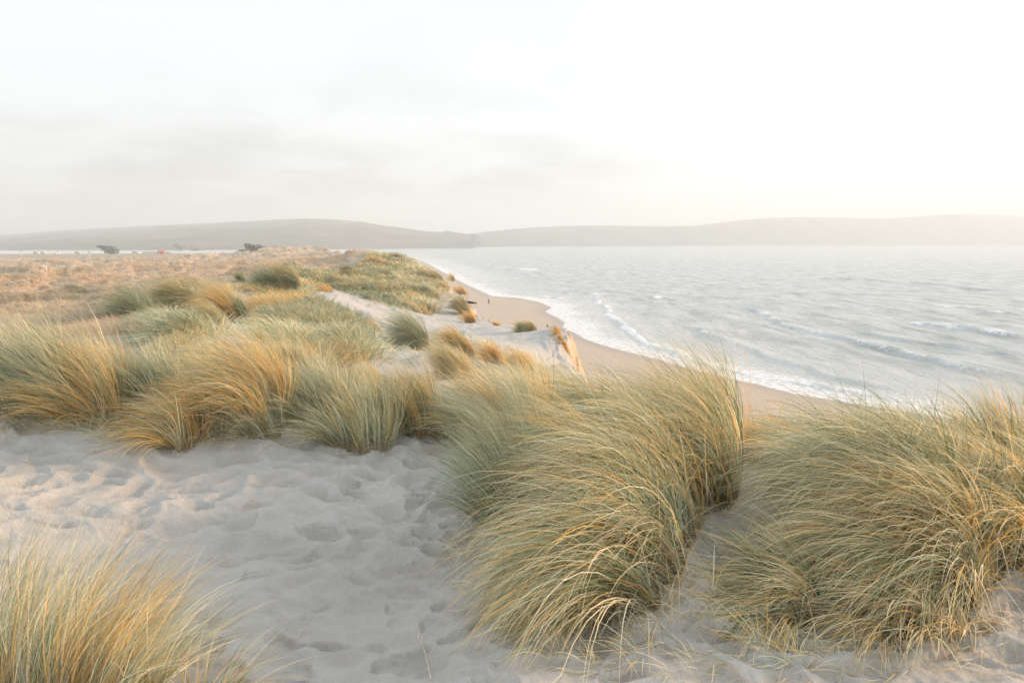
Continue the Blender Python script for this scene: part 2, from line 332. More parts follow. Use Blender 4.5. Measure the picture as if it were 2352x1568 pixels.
# sand: grey-beige quartz, greener/tan litter where grass grows (attribute), wet near the waterline
m_sand, t, out = new_mat('sand')
geo = N(t, 'ShaderNodeNewGeometry')
nA = N(t, 'ShaderNodeTexNoise', inp={'Scale': 1.1, 'Detail': 5.0, 'Roughness': .6}); L(t, geo.outputs['Position'], nA.inputs['Vector'])
nB = N(t, 'ShaderNodeTexNoise', inp={'Scale': 230.0, 'Detail': 3.0, 'Roughness': .7}); L(t, geo.outputs['Position'], nB.inputs['Vector'])
nC = N(t, 'ShaderNodeTexNoise', inp={'Scale': 9.0, 'Detail': 6.0, 'Roughness': .65}); L(t, geo.outputs['Position'], nC.inputs['Vector'])
base = ramp(t, nA.outputs[0], [(.3, (.45, .435, .41)), (.7, (.555, .54, .51))])
base = mixc(t, .55, base, ramp(t, nB.outputs[0], [(.25, (.29, .28, .27)), (.5, (.49, .485, .47)), (.8, (.67, .66, .64))]))
base = mixc(t, ramp(t, nC.outputs[0], [(.52, (0,)*3), (.75, (.35,)*3)]), base, (.40, .36, .315))
av = N(t, 'ShaderNodeAttribute', attribute_name='veg'); aw = N(t, 'ShaderNodeAttribute', attribute_name='wet'); ad = N(t, 'ShaderNodeAttribute', attribute_name='dry'); ab = N(t, 'ShaderNodeAttribute', attribute_name='beach')
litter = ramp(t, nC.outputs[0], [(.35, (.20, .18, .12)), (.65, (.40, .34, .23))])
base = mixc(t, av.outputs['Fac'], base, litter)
nD = N(t, 'ShaderNodeTexNoise', inp={'Scale': .16, 'Detail': 8.0, 'Roughness': .68, 'Distortion': .4}); L(t, geo.outputs['Position'], nD.inputs['Vector'])
drycol = ramp(t, nD.outputs[0], [(.36, (.32, .31, .25)), (.46, (.42, .35, .27)), (.56, (.58, .44, .32)), (.70, (.68, .54, .40))])
base = mixc(t, ad.outputs['Fac'], base, drycol)
base = mixc(t, ab.outputs['Fac'], base, (.50, .43, .36))
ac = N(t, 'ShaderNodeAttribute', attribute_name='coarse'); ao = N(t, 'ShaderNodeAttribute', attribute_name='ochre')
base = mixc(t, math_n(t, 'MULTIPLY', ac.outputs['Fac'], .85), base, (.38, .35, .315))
base = mixc(t, ao.outputs['Fac'], base, ramp(t, nC.outputs[0], [(.35, (.44, .30, .18)), (.5, (.64, .46, .29)), (.7, (.74, .60, .45))]))  # sunlit orange mixed into the sand colour of the scarp
base = mixc(t, aw.outputs['Fac'], base, (.36, .31, .27))
rough = math_n(t, 'SUBTRACT', .95, math_n(t, 'MULTIPLY', aw.outputs['Fac'], .62))
bmp = N(t, 'ShaderNodeBump', inp={'Strength': .35, 'Distance': .004}); L(t, nB.outputs[0], bmp.inputs['Height'])
nE = N(t, 'ShaderNodeTexNoise', inp={'Scale': 38.0, 'Detail': 6.0, 'Roughness': .6}); L(t, geo.outputs['Position'], nE.inputs['Vector'])
bm2 = N(t, 'ShaderNodeBump', inp={'Strength': .8, 'Distance': .02}); L(t, nE.outputs[0], bm2.inputs['Height']); L(t, bmp.outputs[0], bm2.inputs['Normal'])
pbr(t, out, base, rough, .25, bm2.outputs[0])
# grass blades: colour of each blade is stored on its points
def grass_mat(name, transl=.36):
    m, t, out = new_mat(name); a = N(t, 'ShaderNodeAttribute', attribute_name='Col')
    p = pbr(t, None, a.outputs['Color'], .55, .25)
    tr = N(t, 'ShaderNodeBsdfTranslucent'); L(t, a.outputs['Color'], tr.inputs[0])
    mx = N(t, 'ShaderNodeMixShader'); mx.inputs[0].default_value = transl; L(t, p.outputs[0], mx.inputs[1]); L(t, tr.outputs[0], mx.inputs[2]); L(t, mx.outputs[0], out.inputs[0])
    return m
m_grass = grass_mat('marram_grass')

# ------------------------------------------------------------------ ground sheet
# photo-space outlines of the bare sand between the grass (used to decide where litter lies)
BARE = [[(0,960),(150,980),(350,1030),(520,1010),(700,1010),(860,1050),(940,1000),(1050,1010),(1080,1100),(1100,1200),(1060,1400),(1100,1568),(-200,1568),(-200,960)],
        [(1000,1568),(1100,1500),(1300,1500),(1480,1440),(1580,1260),(1720,1250),(1760,1400),(2352,1380),(2500,1250),(2500,1700),(1000,1700)],
        [(700,650),(760,665),(990,725),(1060,660),(1110,690),(1140,745),(1290,740),(1310,830),(1250,840),(1020,760),(900,770),(880,800),(1000,810),(1000,860),(900,870),(820,840),(800,780),(760,740),(700,700)],
        [(480,740),(560,720),(580,790),(620,850),(560,850)], [(330,780),(350,740),(365,790),(345,830)], [(640,655),(680,640),(690,690),(650,690)]]
tb = GY > .5; px = np.where(tb, GX/np.where(tb, GY, 1), 9); pz = np.where(tb, (H-CAMZ)/np.where(tb, GY, 1), -9)
# invert vray
yv = (pz*CP + SP)/(CP - pz*SP); GU = CX + F*px*(CP+yv*SP); GV = CY - F*yv
bare = np.zeros(GX.shape, bool)
_k = np.clip(40*2.5/np.maximum(GR,2.5), 3, 40)
for P in BARE: bare |= in_poly(GU+_k*fbm(GX/(.06*GR+.3), GY/(.12*GR+.3), 3, 66), GV+_k*.35*fbm(GX/(.05*GR+.3), GY/(.1*GR+.3), 3, 67), P)
bare |= ~tb | (GR < 2.5)
onbeach = np.clip(w_out*1.5-.3, 0, 1)
H = np.where(GR > 1250, np.minimum(H, 2.5-5.5*sstep(1250, 1600, GR)*(GA < -.22)), H)
H = np.maximum(H, -6)
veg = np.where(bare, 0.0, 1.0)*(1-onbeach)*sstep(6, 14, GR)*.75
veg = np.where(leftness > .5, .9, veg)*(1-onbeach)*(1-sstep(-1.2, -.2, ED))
dry = leftness*(1-onbeach) + sstep(170, 260, GR)*(1-onbeach)*(1-leftness)
dry *= 1-sstep(480, 700, GR)*.75
wet = sstep(-5-.0*GR, 1, SDL+1.2*fbm(GX/6, GY/6, 2, 81))*onbeach
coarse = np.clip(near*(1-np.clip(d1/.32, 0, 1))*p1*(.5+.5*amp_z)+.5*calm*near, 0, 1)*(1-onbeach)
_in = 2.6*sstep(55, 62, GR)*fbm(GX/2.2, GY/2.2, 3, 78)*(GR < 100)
ochre = np.clip(1.3*sstep(.0, .6, ED+_in+.6*sstep(55, 62, GR))*(1-sstep(4, 8, ED))*sstep(25, 32, GR)*(1-sstep(95, 130, GR)), 0, 1)*(.6+.4*sstep(-.3, .2, fbm(GX/1.5, GY/1.5, 2, 77)))  # orange of the low sun painted onto the seaward sand faces
idx = np.arange(GX.size).reshape(GX.shape)
q = np.stack([idx[:-1, :-1], idx[:-1, 1:], idx[1:, 1:], idx[1:, :-1]], -1).reshape(-1, 4)[:, ::-1]
keep = ((H.ravel() > -6) )[q].any(axis=1)
cen = len(idx.ravel()); Vt = np.c_[GX.ravel(), GY.ravel(), H.ravel()]; Vt = np.r_[Vt, [[0, 0, H[0].mean()]]]
fan = np.array([(cen, idx[0, i], idx[0, i+1]) for i in range(len(AZ)-1)])[:, ::-1]
ext = lambda a: np.r_[a.ravel(), 0]
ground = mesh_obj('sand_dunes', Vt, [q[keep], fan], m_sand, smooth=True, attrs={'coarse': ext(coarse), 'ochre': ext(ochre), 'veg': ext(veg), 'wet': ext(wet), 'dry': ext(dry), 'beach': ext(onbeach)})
meta(ground, 'pale grey sand dunes and beach running from the foreground to the bay', 'dunes', kind='structure')

# ------------------------------------------------------------------ sea
SA = np.radians(np.concatenate([np.linspace(-60, -40, 20)[:-1], np.linspace(-40, 42, 560), np.linspace(42, 100, 40)[1:]])); SL = np.concatenate([np.linspace(math.log(38), math.log(900), 620)[:-1], np.linspace(math.log(900), math.log(6800), 60)])
XA, XL = np.meshgrid(SA, SL); XR = np.exp(XL); XX = XR*np.sin(XA); XY = XR*np.cos(XA)
sdw, sp = poly_sdist(XX, XY, SHORE)
def wave_line(P, amp, wid, u):      # a breaker: a polyline of photo points on the water
    d, s = poly_sdist(XX, XY, [sea_pt(*p) for p in P]); ends = np.array([sea_pt(*p) for p in P])
    tot = np.sum(np.hypot(*np.diff(ends, axis=0).T)); env = sstep(-.02, .12, s/tot)*(1-sstep(.85, 1.02, s/tot))
    d = d + 1.1*fbm(XX/9, XY/14, 3, u); k = wid*(1+XR/400)
    shape = np.where(d < 0, np.exp(-(d/(k*.35))**2), np.exp(-(d/(k*1.3))**2))     # steep shoreward face
    foam = env*np.exp(-((d+.1*k)/(k*.5))**2)*(.75+.6*fbm(XX/5, XY/9, 2, u+3))
    return amp*env*shape, foam, d
Zw = np.zeros(XX.shape); foam = np.zeros(XX.shape)
WAVES = [([(2352,975),(2120,930),(1900,893),(1750,868),(1640,842),(1560,822),(1490,792),(1440,757),(1400,722),(1380,692),(1365,668)], .45, 1.6, .85, 91),
         ([(2352,868),(2200,842),(2080,812),(1990,790),(1900,772),(1800,745),(1740,715),(1690,700)], .7, 2.2, .5, 92),
         ([(2352,780),(2260,762),(2180,752),(2110,746),(2060,744)], .85, 2.4, .65, 93),
         ([(2352,726),(2260,718),(2180,706),(2110,697)], .5, 2.6, .5, 94),
         ([(1760,668),(1700,664),(1640,661),(1590,658)], .5, 2.6, .5, 95),
         ([(1550,688),(1520,684),(1500,686)], .5, 2.0, 1.0, 96), ([(1240,622),(1205,618),(1180,620)], .5, 3.0, 1.0, 97), ([(1300,688),(1262,683),(1225,680)], .35, 1.6, .8, 90),
         ([(2352,675),(2150,655),(1980,642),(1850,640)], .8, 4.5, 0.3, 98), ([(1990,628),(1800,612),(1650,604)], .6, 6.5, 0.15, 99),
         ([(2100,905),(1900,862),(1750,820),(1650,780),(1560,745)], .45, 2.2, .35, 89), ([(2352,820),(2200,792),(2050,775),(1950,760)], .6, 2.4, .3, 88)]
for P, amp, wid, fo, sdn in WAVES:
    a_, f_, d_ = wave_line(P, amp, wid, sdn); Zw += a_; foam = np.maximum(foam, f_*fo)
swell = np.sin(sdw/ (11+.012*XR) + 2.2*fbm(XX/60, XY/90, 3, 85)*2)
Zw += (.22*swell + .13*fbm(XX/3, XY/6, 3, 86) + .30*fbm(XX/10, XY/30, 3, 87))*sstep(3, 26, sdw)
Zw *= sstep(-2, 9, sdw)
swash_sheen = (1-sstep(3, 17, sdw+3*fbm(XX/14, XY/14, 3, 84)))  # wash foam, whose white also paints the sky's reflection in the thin sheet
foam = np.clip(np.maximum(foam, .50*swash_sheen*sstep(40, 90, XR)*(1-sstep(500, 900, XR))), 0, 1.3)
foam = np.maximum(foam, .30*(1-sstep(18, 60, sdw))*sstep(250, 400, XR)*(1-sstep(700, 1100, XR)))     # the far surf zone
idx = np.arange(XX.size).reshape(XX.shape)
q = np.stack([idx[:-1, :-1], idx[:-1, 1:], idx[1:, 1:], idx[1:, :-1]], -1).reshape(-1, 4)[:, ::-1]
keepw = (sdw.ravel() > -14)[q].any(axis=1) | (XY.ravel() > 900)[q].any(axis=1)
m_sea, t, out = new_mat('sea_water')
geo = N(t, 'ShaderNodeNewGeometry'); fo = N(t, 'ShaderNodeAttribute', attribute_name='foam'); sh = N(t, 'ShaderNodeAttribute', attribute_name='sky_sheen')
mp = N(t, 'ShaderNodeMapping'); L(t, geo.outputs['Position'], mp.inputs[0]); mp.inputs['Rotation'].default_value = (0, 0, math.radians(20)); mp.inputs['Scale'].default_value = (1.0, .42, 1)
w1 = N(t, 'ShaderNodeTexNoise', inp={'Scale': 1.3, 'Detail': 8.0, 'Roughness': .62, 'Distortion': .2}); L(t, mp.outputs[0], w1.inputs['Vector'])
w2 = N(t, 'ShaderNodeTexNoise', inp={'Scale': .16, 'Detail': 6.0, 'Roughness': .6, 'Distortion': .3}); L(t, mp.outputs[0], w2.inputs['Vector'])
w3 = N(t, 'ShaderNodeTexNoise', inp={'Scale': .5, 'Detail': 6.0, 'Roughness': .65, 'Distortion': .3}); L(t, mp.outputs[0], w3.inputs['Vector'])
hgt = math_n(t, 'ADD', math_n(t, 'MULTIPLY', w1.outputs[0], .35), math_n(t, 'ADD', math_n(t, 'MULTIPLY', w3.outputs[0], .9), math_n(t, 'MULTIPLY', w2.outputs[0], 1.8)))
bw = N(t, 'ShaderNodeBump', inp={'Strength': .9, 'Distance': 1.0}); L(t, hgt, bw.inputs['Height'])
fn = N(t, 'ShaderNodeTexNoise', inp={'Scale': 1.0, 'Detail': 9.0, 'Roughness': .72, 'Distortion': .6}); L(t, geo.outputs['Position'], fn.inputs['Vector'])
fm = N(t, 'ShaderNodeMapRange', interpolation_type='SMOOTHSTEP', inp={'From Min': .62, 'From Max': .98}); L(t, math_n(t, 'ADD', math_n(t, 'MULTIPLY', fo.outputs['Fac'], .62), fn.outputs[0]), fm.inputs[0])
wcol = mixc(t, sh.outputs['Fac'], ramp(t, w2.outputs[0], [(.35, (.27, .31, .315)), (.65, (.54, .58, .585))]), (.56, .59, .59))  # pale sky reflection painted into the water colour, strongest inshore
wp = pbr(t, None, wcol, .18, .5, bw.outputs[0]); wp.inputs['IOR'].default_value = 1.33
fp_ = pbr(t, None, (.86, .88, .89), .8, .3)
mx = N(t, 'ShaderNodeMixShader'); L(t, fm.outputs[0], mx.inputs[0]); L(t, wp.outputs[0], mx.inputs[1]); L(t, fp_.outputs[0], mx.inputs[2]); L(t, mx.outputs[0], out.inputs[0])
sea = mesh_obj('sea_water', np.c_[XX.ravel(), XY.ravel(), Zw.ravel()], q[keepw], m_sea, smooth=True, attrs={'foam': foam.ravel(), 'sky_sheen': (1-sstep(2, 45, sdw)).ravel()})
meta(sea, 'pale silvery bay water with low breaking waves and thin foam', 'sea', kind='structure')

# ------------------------------------------------------------------ hills across the bay
RIDGE = [(-300,560),(-100,548),(0,541),(150,531),(300,524),(430,518),(560,512),(640,507),(700,504.5),(760,505.5),(830,511),(900,521),(970,530),(1010,533),(1045,533),(1075,538),(1120,532),(1170,527),(1230,522),(1300,519),(1400,518),(1500,520),
         (1590,519),(1640,513),(1700,506),(1760,501),(1830,499),(1950,500),(2030,502),(2100,498),(2170,492.5),(2230,491),(2300,494),(2400,499),(2600,512),(2900,540)]
def hill(name, u0, u1, Ybase, Ycrest, label, rnd):
    us = np.linspace(u0, u1, 420); rv = np.interp(us, *np.array(RIDGE).T)
    kb = 1-np.clip(rnd*np.abs(us-.5*(u0+u1))/(u1-u0), 0, .0)
    Ts = np.linspace(0, 1, 46); P = []
    for t_ in Ts:
        f = math.sin(t_*PI*.5)**.85 if t_ <= 1 else 1
        a, b = vray(us, rv); yb = np.interp(us, *Ybase); yc = np.interp(us, *Ycrest)
        Y = yb + (yc-yb)*t_; X = a*Y*(1.0)
        zc = CAMZ + b*yc
        g = -np.abs(fbm(X/260, Y/520, 5, 101))*.16*math.sin(t_*PI)
        z = -3 + (zc+3)*(f + g*1.0)
        P.append(np.c_[X, Y, z])
    for t_ in np.linspace(0, 1, 10)[1:]:
        a, b = vray(us, rv); yc = np.interp(us, *Ycrest); zc = CAMZ+b*yc; P.append(np.c_[a*yc, yc+900*t_, -3+(zc+3)*math.cos(t_*PI/2)])
    P = np.array(P); n, m_ = P.shape[:2]; idx = np.arange(n*m_).reshape(n, m_)
    q = np.stack([idx[:-1, :-1], idx[:-1, 1:], idx[1:, 1:], idx[1:, :-1]], -1).reshape(-1, 4)
    o = mesh_obj(name, P.reshape(-1, 3), q, m_hill, smooth=True); meta(o, label, 'hill', kind='structure'); return o
m_hill, t, out = new_mat('hill_grassland'); geo = N(t, 'ShaderNodeNewGeometry')
hn = N(t, 'ShaderNodeTexNoise', inp={'Scale': .004, 'Detail': 9.0, 'Roughness': .65}); L(t, geo.outputs['Position'], hn.inputs['Vector'])
pbr(t, out, ramp(t, hn.outputs[0], [(.38, (.075, .078, .068)), (.5, (.12, .118, .098)), (.62, (.18, .165, .135))]), .95, .1)
hill('hills', -300, 1085, ([-300, 400, 900, 1085], [1500, 1550, 1900, 2150]), ([-300, 200, 560, 760, 1000, 1085], [5600, 5200, 4400, 3600, 2700, 2450]), 'grey misty hill across the water at the left', 0)
hill('hills', 985, 2900, ([985, 1300, 2000, 2900], [2350, 3100, 4100, 4300]), ([985, 1300, 2352, 2900], [2900, 3700, 5000, 5000]), 'long grassy headland across the bay at the right', 0)

# ------------------------------------------------------------------ grass
SAGE = np.array([.42, .48, .31]); DARK = np.array([.16, .215, .125]); BLUE = np.array([.42, .50, .42]); STRAW = np.array([.82, .68, .44]); GOLD = np.array([.92, .58, .19]); PALE = np.array([.86, .82, .62]); TAN = np.array([.70, .56, .43]); BROWN = np.array([.33, .24, .16]); DUST = np.array([.58, .52, .44])
PAL = {'deep': (SAGE, .30, DARK, .27, STRAW, .19, GOLD, .14, PALE, .10), 'mixed': (SAGE, .34, STRAW, .30, DARK, .14, GOLD, .14, PALE, .08), 'green': (SAGE, .40, DARK, .30, BLUE, .20, STRAW, .10), 'pale': (SAGE, .32, PALE, .36, BLUE, .20, STRAW, .12), 'gold': (GOLD, .48, STRAW, .30, SAGE, .16, DARK, .06),
       'straw': (STRAW, .50, PALE, .22, SAGE, .18, GOLD, .10), 'dark': (DARK, .62, SAGE, .25, GOLD, .08, STRAW, .05), 'dry': (TAN, .62, TAN*.9+.05, .22, STRAW, .10, DUST, .06), 'drygrey': (DUST, .55, TAN*.8, .20, SAGE*.95, .25),
       'sagegold': (SAGE, .40, PALE, .22, GOLD, .19, STRAW, .19), 'rust': (GOLD*np.array([1.0, .94, .95]), .6, STRAW, .25, DARK, .15)}
def pick(pal, n):
    p = PAL[pal]; cs = np.array(p[0::2]); w = np.array(p[1::2], float); w /= w.sum(); return cs[R.choice(len(cs), n, p=w)]
WIND = math.atan2(-.22, -1.0)
def blades(X, Y, Z, length, width, th0, bend, phi, col, segs=7, power=1.25, clamp=True, tipc=None, basec=None, tip_mix=.35):
    """arching ribbons: returns (verts, quads, cols)"""
    n = len(X); P = np.zeros((segs+1, n, 3)); P[0] = np.c_[X, Y, Z-.01]; D = np.zeros((segs+1, n, 3))
    ph2 = R.normal(0, .14, n)
    for k in range(1, segs+1):
        s = (k-.5)/segs; th = th0 + bend*s**power; ph = phi + ph2*s*2
        d = np.c_[np.sin(th)*np.cos(ph), np.sin(th)*np.sin(ph), np.cos(th)]
        P[k] = P[k-1] + d*(length/segs)[:, None]; D[k] = d
    D[0] = D[1]
    if clamp:
        g = gz(P[1:, :, 0], P[1:, :, 1]) + .006 + .02*R.random((1, n)); P[1:, :, 2] = np.maximum(P[1:, :, 2], g)
    roll = R.uniform(-1.25, 1.25, n); side = np.stack([-np.sin(phi), np.cos(phi), np.zeros(n)], 1)
    V = np.zeros((segs+1, n, 2, 3)); C = np.zeros((segs+1, n, 2, 3))
    tipc = col*.65+STRAW*.35 if tipc is None else tipc
    basec = col*.45+(STRAW*.7)*.55 if basec is None else basec
    for k in range(segs+1):
        s = k/segs; nrm = np.cross(side, D[k]); w = np.cos(roll)[:, None]*side + np.sin(roll)[:, None]*nrm
        ww = (width*(1.0-.92*s**1.8)*.5)[:, None]
        V[k, :, 0] = P[k]-w*ww; V[k, :, 1] = P[k]+w*ww
        cb_ = 1-min(1, s/.28); ct = max(0, (s-.6)/.4)**1.3
        c = col*(1-cb_) + basec*cb_; c = c*(1-ct) + tipc*ct; C[k] = c[:, None, :]
    idx = np.arange((segs+1)*n*2).reshape(segs+1, n, 2)
    q = np.stack([idx[:-1, :, 0], idx[:-1, :, 1], idx[1:, :, 1], idx[1:, :, 0]], -1).reshape(-1, 4)
    return V.reshape(-1, 3), q, C.reshape(-1, 3)
def sample_poly(P, n):
    P = np.asarray(P, float); lo = P.min(0); hi = P.max(0); out = np.zeros((0, 2))
    while len(out) < n:
        s = R.uniform(lo, hi, (n*2, 2)); out = np.r_[out, s[in_poly(s[:, 0], s[:, 1], P)]]
    return out[:n]
def blend_list(parts, name, mat, parent=None):
    V = []; Q = []; C = []; n = 0
    for v, q, c in parts: V.append(v); Q.append(q+n); C.append(c); n += len(v)
    return mesh_obj(name, np.concatenate(V), np.concatenate(Q), mat, parent, cols=np.concatenate(C))
def poly_tussock(P, n, ln, label, pal='mixed', lean=.35, bend=1.5, wind=WIND, fan=.25, width=.0042, spray=.09, fringe=0.0, seed=0, gold=None, group=None, dead=.12, segs=8, dome=.42):
    """a near tussock: roots fill a photo outline laid on the ground; blades comb downwind in locks"""
    n = int(n*.72); width = width*1.42; s = sample_poly(P, n); X, Y, Z = hit(s[:, 0], s[:, 1]); ok = np.isfinite(Y); X, Y, Z = X[ok], Y[ok], Z[ok]; n = len(X)
    # gather into locks
    k = max(6, n//28); ci = R.integers(0, n, k); lx, ly = X[ci], Y[ci]
    own = np.argmin((X[:, None]-lx)**2 + (Y[:, None]-ly)**2, axis=1)
    X = X + (lx[own]-X)*.35; Y = Y + (ly[own]-Y)*.35; Z = gz(X, Y)
    lphi = R.normal(0, .24, k); lth = R.normal(0, .15, k); lln = R.normal(1, .10, k); lcol = R.random(k)
    cxm, cym = X.mean(), Y.mean(); sx, sy = X.std()+1e-3, Y.std()+1e-3
    rx, ry = (X-cxm)/sx/2, (Y-cym)/sy/2
    wx, wy = math.cos(wind), math.sin(wind)
    phi = wind + lphi[own] + R.normal(0, spray*2.2, n) + fan*( -wy*rx + wx*ry )
    down = rx*wx+ry*wy                       # how far downwind inside the tussock
    th0 = lean + dome*np.clip(down, -1.1, 1.2) + lth[own] + R.normal(0, spray, n)
    bd = bend*(1+.18*np.clip(down, -1, 1)) + R.normal(0, .22, n)
    length = ln*lln[own]*np.clip(R.normal(1, .14, n), .45, 1.35)
    col = pick(pal, n); side = lcol[own] > .62
    if gold is not None: col[side] = pick(gold, side.sum())
    col = col*np.clip(R.normal(1.05, .28, (n, 1)), .4, 1.6)
    bcs = (pick(gold or pal, n)*.45+BROWN*.55)*R.uniform(.6, 1.1, (n, 1))
    parts = [blades(X, Y, Z, length, width*R.uniform(.7, 1.25, n), th0, bd, phi, col, segs, basec=bcs)]
    m = int(n*.30)   # golden dead leaves inside, shorter than the green ones
    j = R.integers(0, n, m); parts.append(blades(X[j], Y[j], Z[j], length[j]*R.uniform(.45, .8, m), np.full(m, width*.9), th0[j]*R.uniform(.5, 1.6, m), bd[j]*R.uniform(.8, 1.4, m), phi[j]+R.normal(0, .3, m), pick(gold or 'gold', m)*R.uniform(.6, 1.1, (m, 1)), 6))
    m = int(n*dead)                          # short dead leaves round the skirt
    j = R.integers(0, n, m); parts.append(blades(X[j]+R.normal(0, .05, m), Y[j]+R.normal(0, .05, m), gz(X[j], Y[j]), ln*R.uniform(.15, .5, m), np.full(m, width*.9), R.uniform(.2, 1.3, m), R.uniform(.2, 1.4, m), R.uniform(-PI, PI, m), pick('straw', m)*.85, 5))
    if fringe > 0:                           # loose blades that stand away from the comb
        m = int(n*fringe); j = R.integers(0, n, m)
        parts.append(blades(X[j], Y[j], Z[j], ln*R.uniform(.7, 1.15, m), width*R.uniform(.6, 1, m), np.abs(R.normal(.15, .18, m)), R.uniform(.2, 1.3, m), wind+R.normal(0, .8, m), pick('green' if pal != 'gold' else 'sagegold', m), segs))
    o = blend_list(parts, 'grass_tussock', m_grass); meta(o, label, 'grass tussock', group or 'tussocks of dune grass'); return o
def tussock(u, v, w, h, label, pal='mixed', n=None, wind=WIND, lean=.25, bend=1.3, gold=None):
    """a tussock farther off, given by the photo point of its foot, its width and height there"""
    X0, Y0, Z0 = [float(a[0]) for a in hit(u, v)]
    if not np.isfinite(Y0): print('no ground for', label); return None
    k = math.hypot(X0, Y0)/F; rx = w*k/2*.8; hh = h*k*1.1; ry = max(rx*.8, hh*.35)
    n = n or int(np.clip(w*h*.45, 200, 3200)); r = np.sqrt(R.random(n)); a = R.uniform(0, 2*PI, n)
    nh = R.integers(4, 8); hc = R.normal(0, .33, (nh, 2)); hs = R.uniform(.25, .6, nh); hh_ = R.uniform(.55, 1.15, nh); hl = R.normal(0, .3, nh); hp = R.normal(0, .35, nh); hi = R.choice(nh, n, p=hs/hs.sum())
    X = X0 + rx*(hc[hi, 0]+hs[hi]*r*np.cos(a)); Y = Y0 + ry*.6 + ry*(hc[hi, 1]+hs[hi]*r*np.sin(a)); Z = gz(X, Y)
    kk = max(4, n//30); ci = R.integers(0, n, kk); own = np.argmin((X[:, None]-X[ci])**2+(Y[:, None]-Y[ci])**2, axis=1); lc = R.random(kk)
    phi = wind + R.normal(0, .25, kk)[own] + R.normal(0, .3, n) + hp[hi]
    out_ = r*.35; phi = phi + .5*(r*np.sin(a))*.6
    th0 = np.abs(lean + out_*np.cos(a-wind)*1.2 + hl[hi]*.6 + R.normal(0, .18, n)); ln = np.clip(R.normal(1, .18, n), .4, 1.4)*max(hh*1.25, .45)*hh_[hi]
    col = pick(pal, n)
    if gold: m = lc[own] > .6; col[m] = pick(gold, m.sum())
    col = col*np.clip(R.normal(1, .15, (n, 1)), .6, 1.4)*R.uniform(.85, 1.12, kk)[own][:, None]
    wd = max(.004, Y0*.00042)*R.uniform(.7, 1.3, n)
    v_, q_, c_ = blades(X, Y, Z, ln, wd, th0, bend+R.normal(0, .25, n), phi, col, 6 if Y0 < 25 else 5)
    o = mesh_obj('grass_tussock', v_, q_, m_grass, cols=c_); meta(o, label, 'grass tussock', 'tussocks of dune grass'); return o
def turf(polys, n, label, name, pal, hgt=(.38, .68), per=14, cat='dune grass', rad=.35, wmul=1.0, zone=None, gold=None, lean=.45, var=.24, holes=False, pts=None):
    """stuff: grass cover over photo outlines laid on the ground"""
    tot = sum(abs(np.sum(np.array(P)[:, 0]*np.roll(np.array(P)[:, 1], 1)-np.roll(np.array(P)[:, 0], 1)*np.array(P)[:, 1])) for P in polys)
    parts = []
    for P in polys:
        ar = abs(np.sum(np.array(P)[:, 0]*np.roll(np.array(P)[:, 1], 1)-np.roll(np.array(P)[:, 0], 1)*np.array(P)[:, 1]))
        s = sample_poly(P, max(20, int(n*ar/tot))) if pts is None else np.array(pts, float); X, Y, Z = hit(s[:, 0], s[:, 1]); ok = np.isfinite(Y)&(Z > 3.2 if zone is None else np.isfinite(Y)); X, Y = X[ok], Y[ok]
        if holes: kp = fbm(X/(1.2+.03*Y), Y/(1.8+.06*Y), 3, 137) > -.22; X, Y = X[kp], Y[kp]
        Y = Y*(1+np.abs(R.normal(0, .02, len(Y))))
        cl2 = fbm(X/(.05*Y+.8), Y/(.12*Y+1.5), 3, 131)+.5*fbm(X/14, Y/30, 2, 133)      # patches differ in hue
        m = len(X); j = np.repeat(np.arange(m), per); rr_ = rad*(.6+Y[j]/90)
        x = X[j]+R.normal(0, 1, len(j))*rr_*.5; y = Y[j]+R.normal(0, 1, len(j))*rr_*.5; z = gz(x, y)
        tl = R.uniform(*hgt, m)[j]*(1+.25*np.clip(Y[j]/200-.3, 0, 1)); wd_ = WIND+R.normal(0, .3, m)[j]+R.normal(0, .3, len(j)); ln_ = R.normal(lean, .2, len(j))
        vx = ln_*np.cos(wd_)+.38*(x-X[j])/(rr_*.5); vy = ln_*np.sin(wd_)+.38*(y-Y[j])/(rr_*.5); phi = np.arctan2(vy, vx); tilt = np.minimum(np.hypot(vx, vy), 1.5)
        col = pick(pal, len(j))
        if gold: g = (cl2[j]+R.normal(0, .15, len(j))) > .12; col[g] = pick(gold, g.sum())
        col = col*np.clip(R.normal(1, var, (m, 1)), .6, 1.4)[j]
        parts.append(blades(x, y, z, tl*R.uniform(.7, 1.2, len(j)), wmul*np.maximum(.005, Y[j]*.0007)*R.uniform(.7, 1.3, len(j)), tilt, R.uniform(.6, 1.4, len(j)), phi, col, 4))
    o = blend_list(parts, name, m_grass); meta(o, label, cat, kind='stuff'); return o

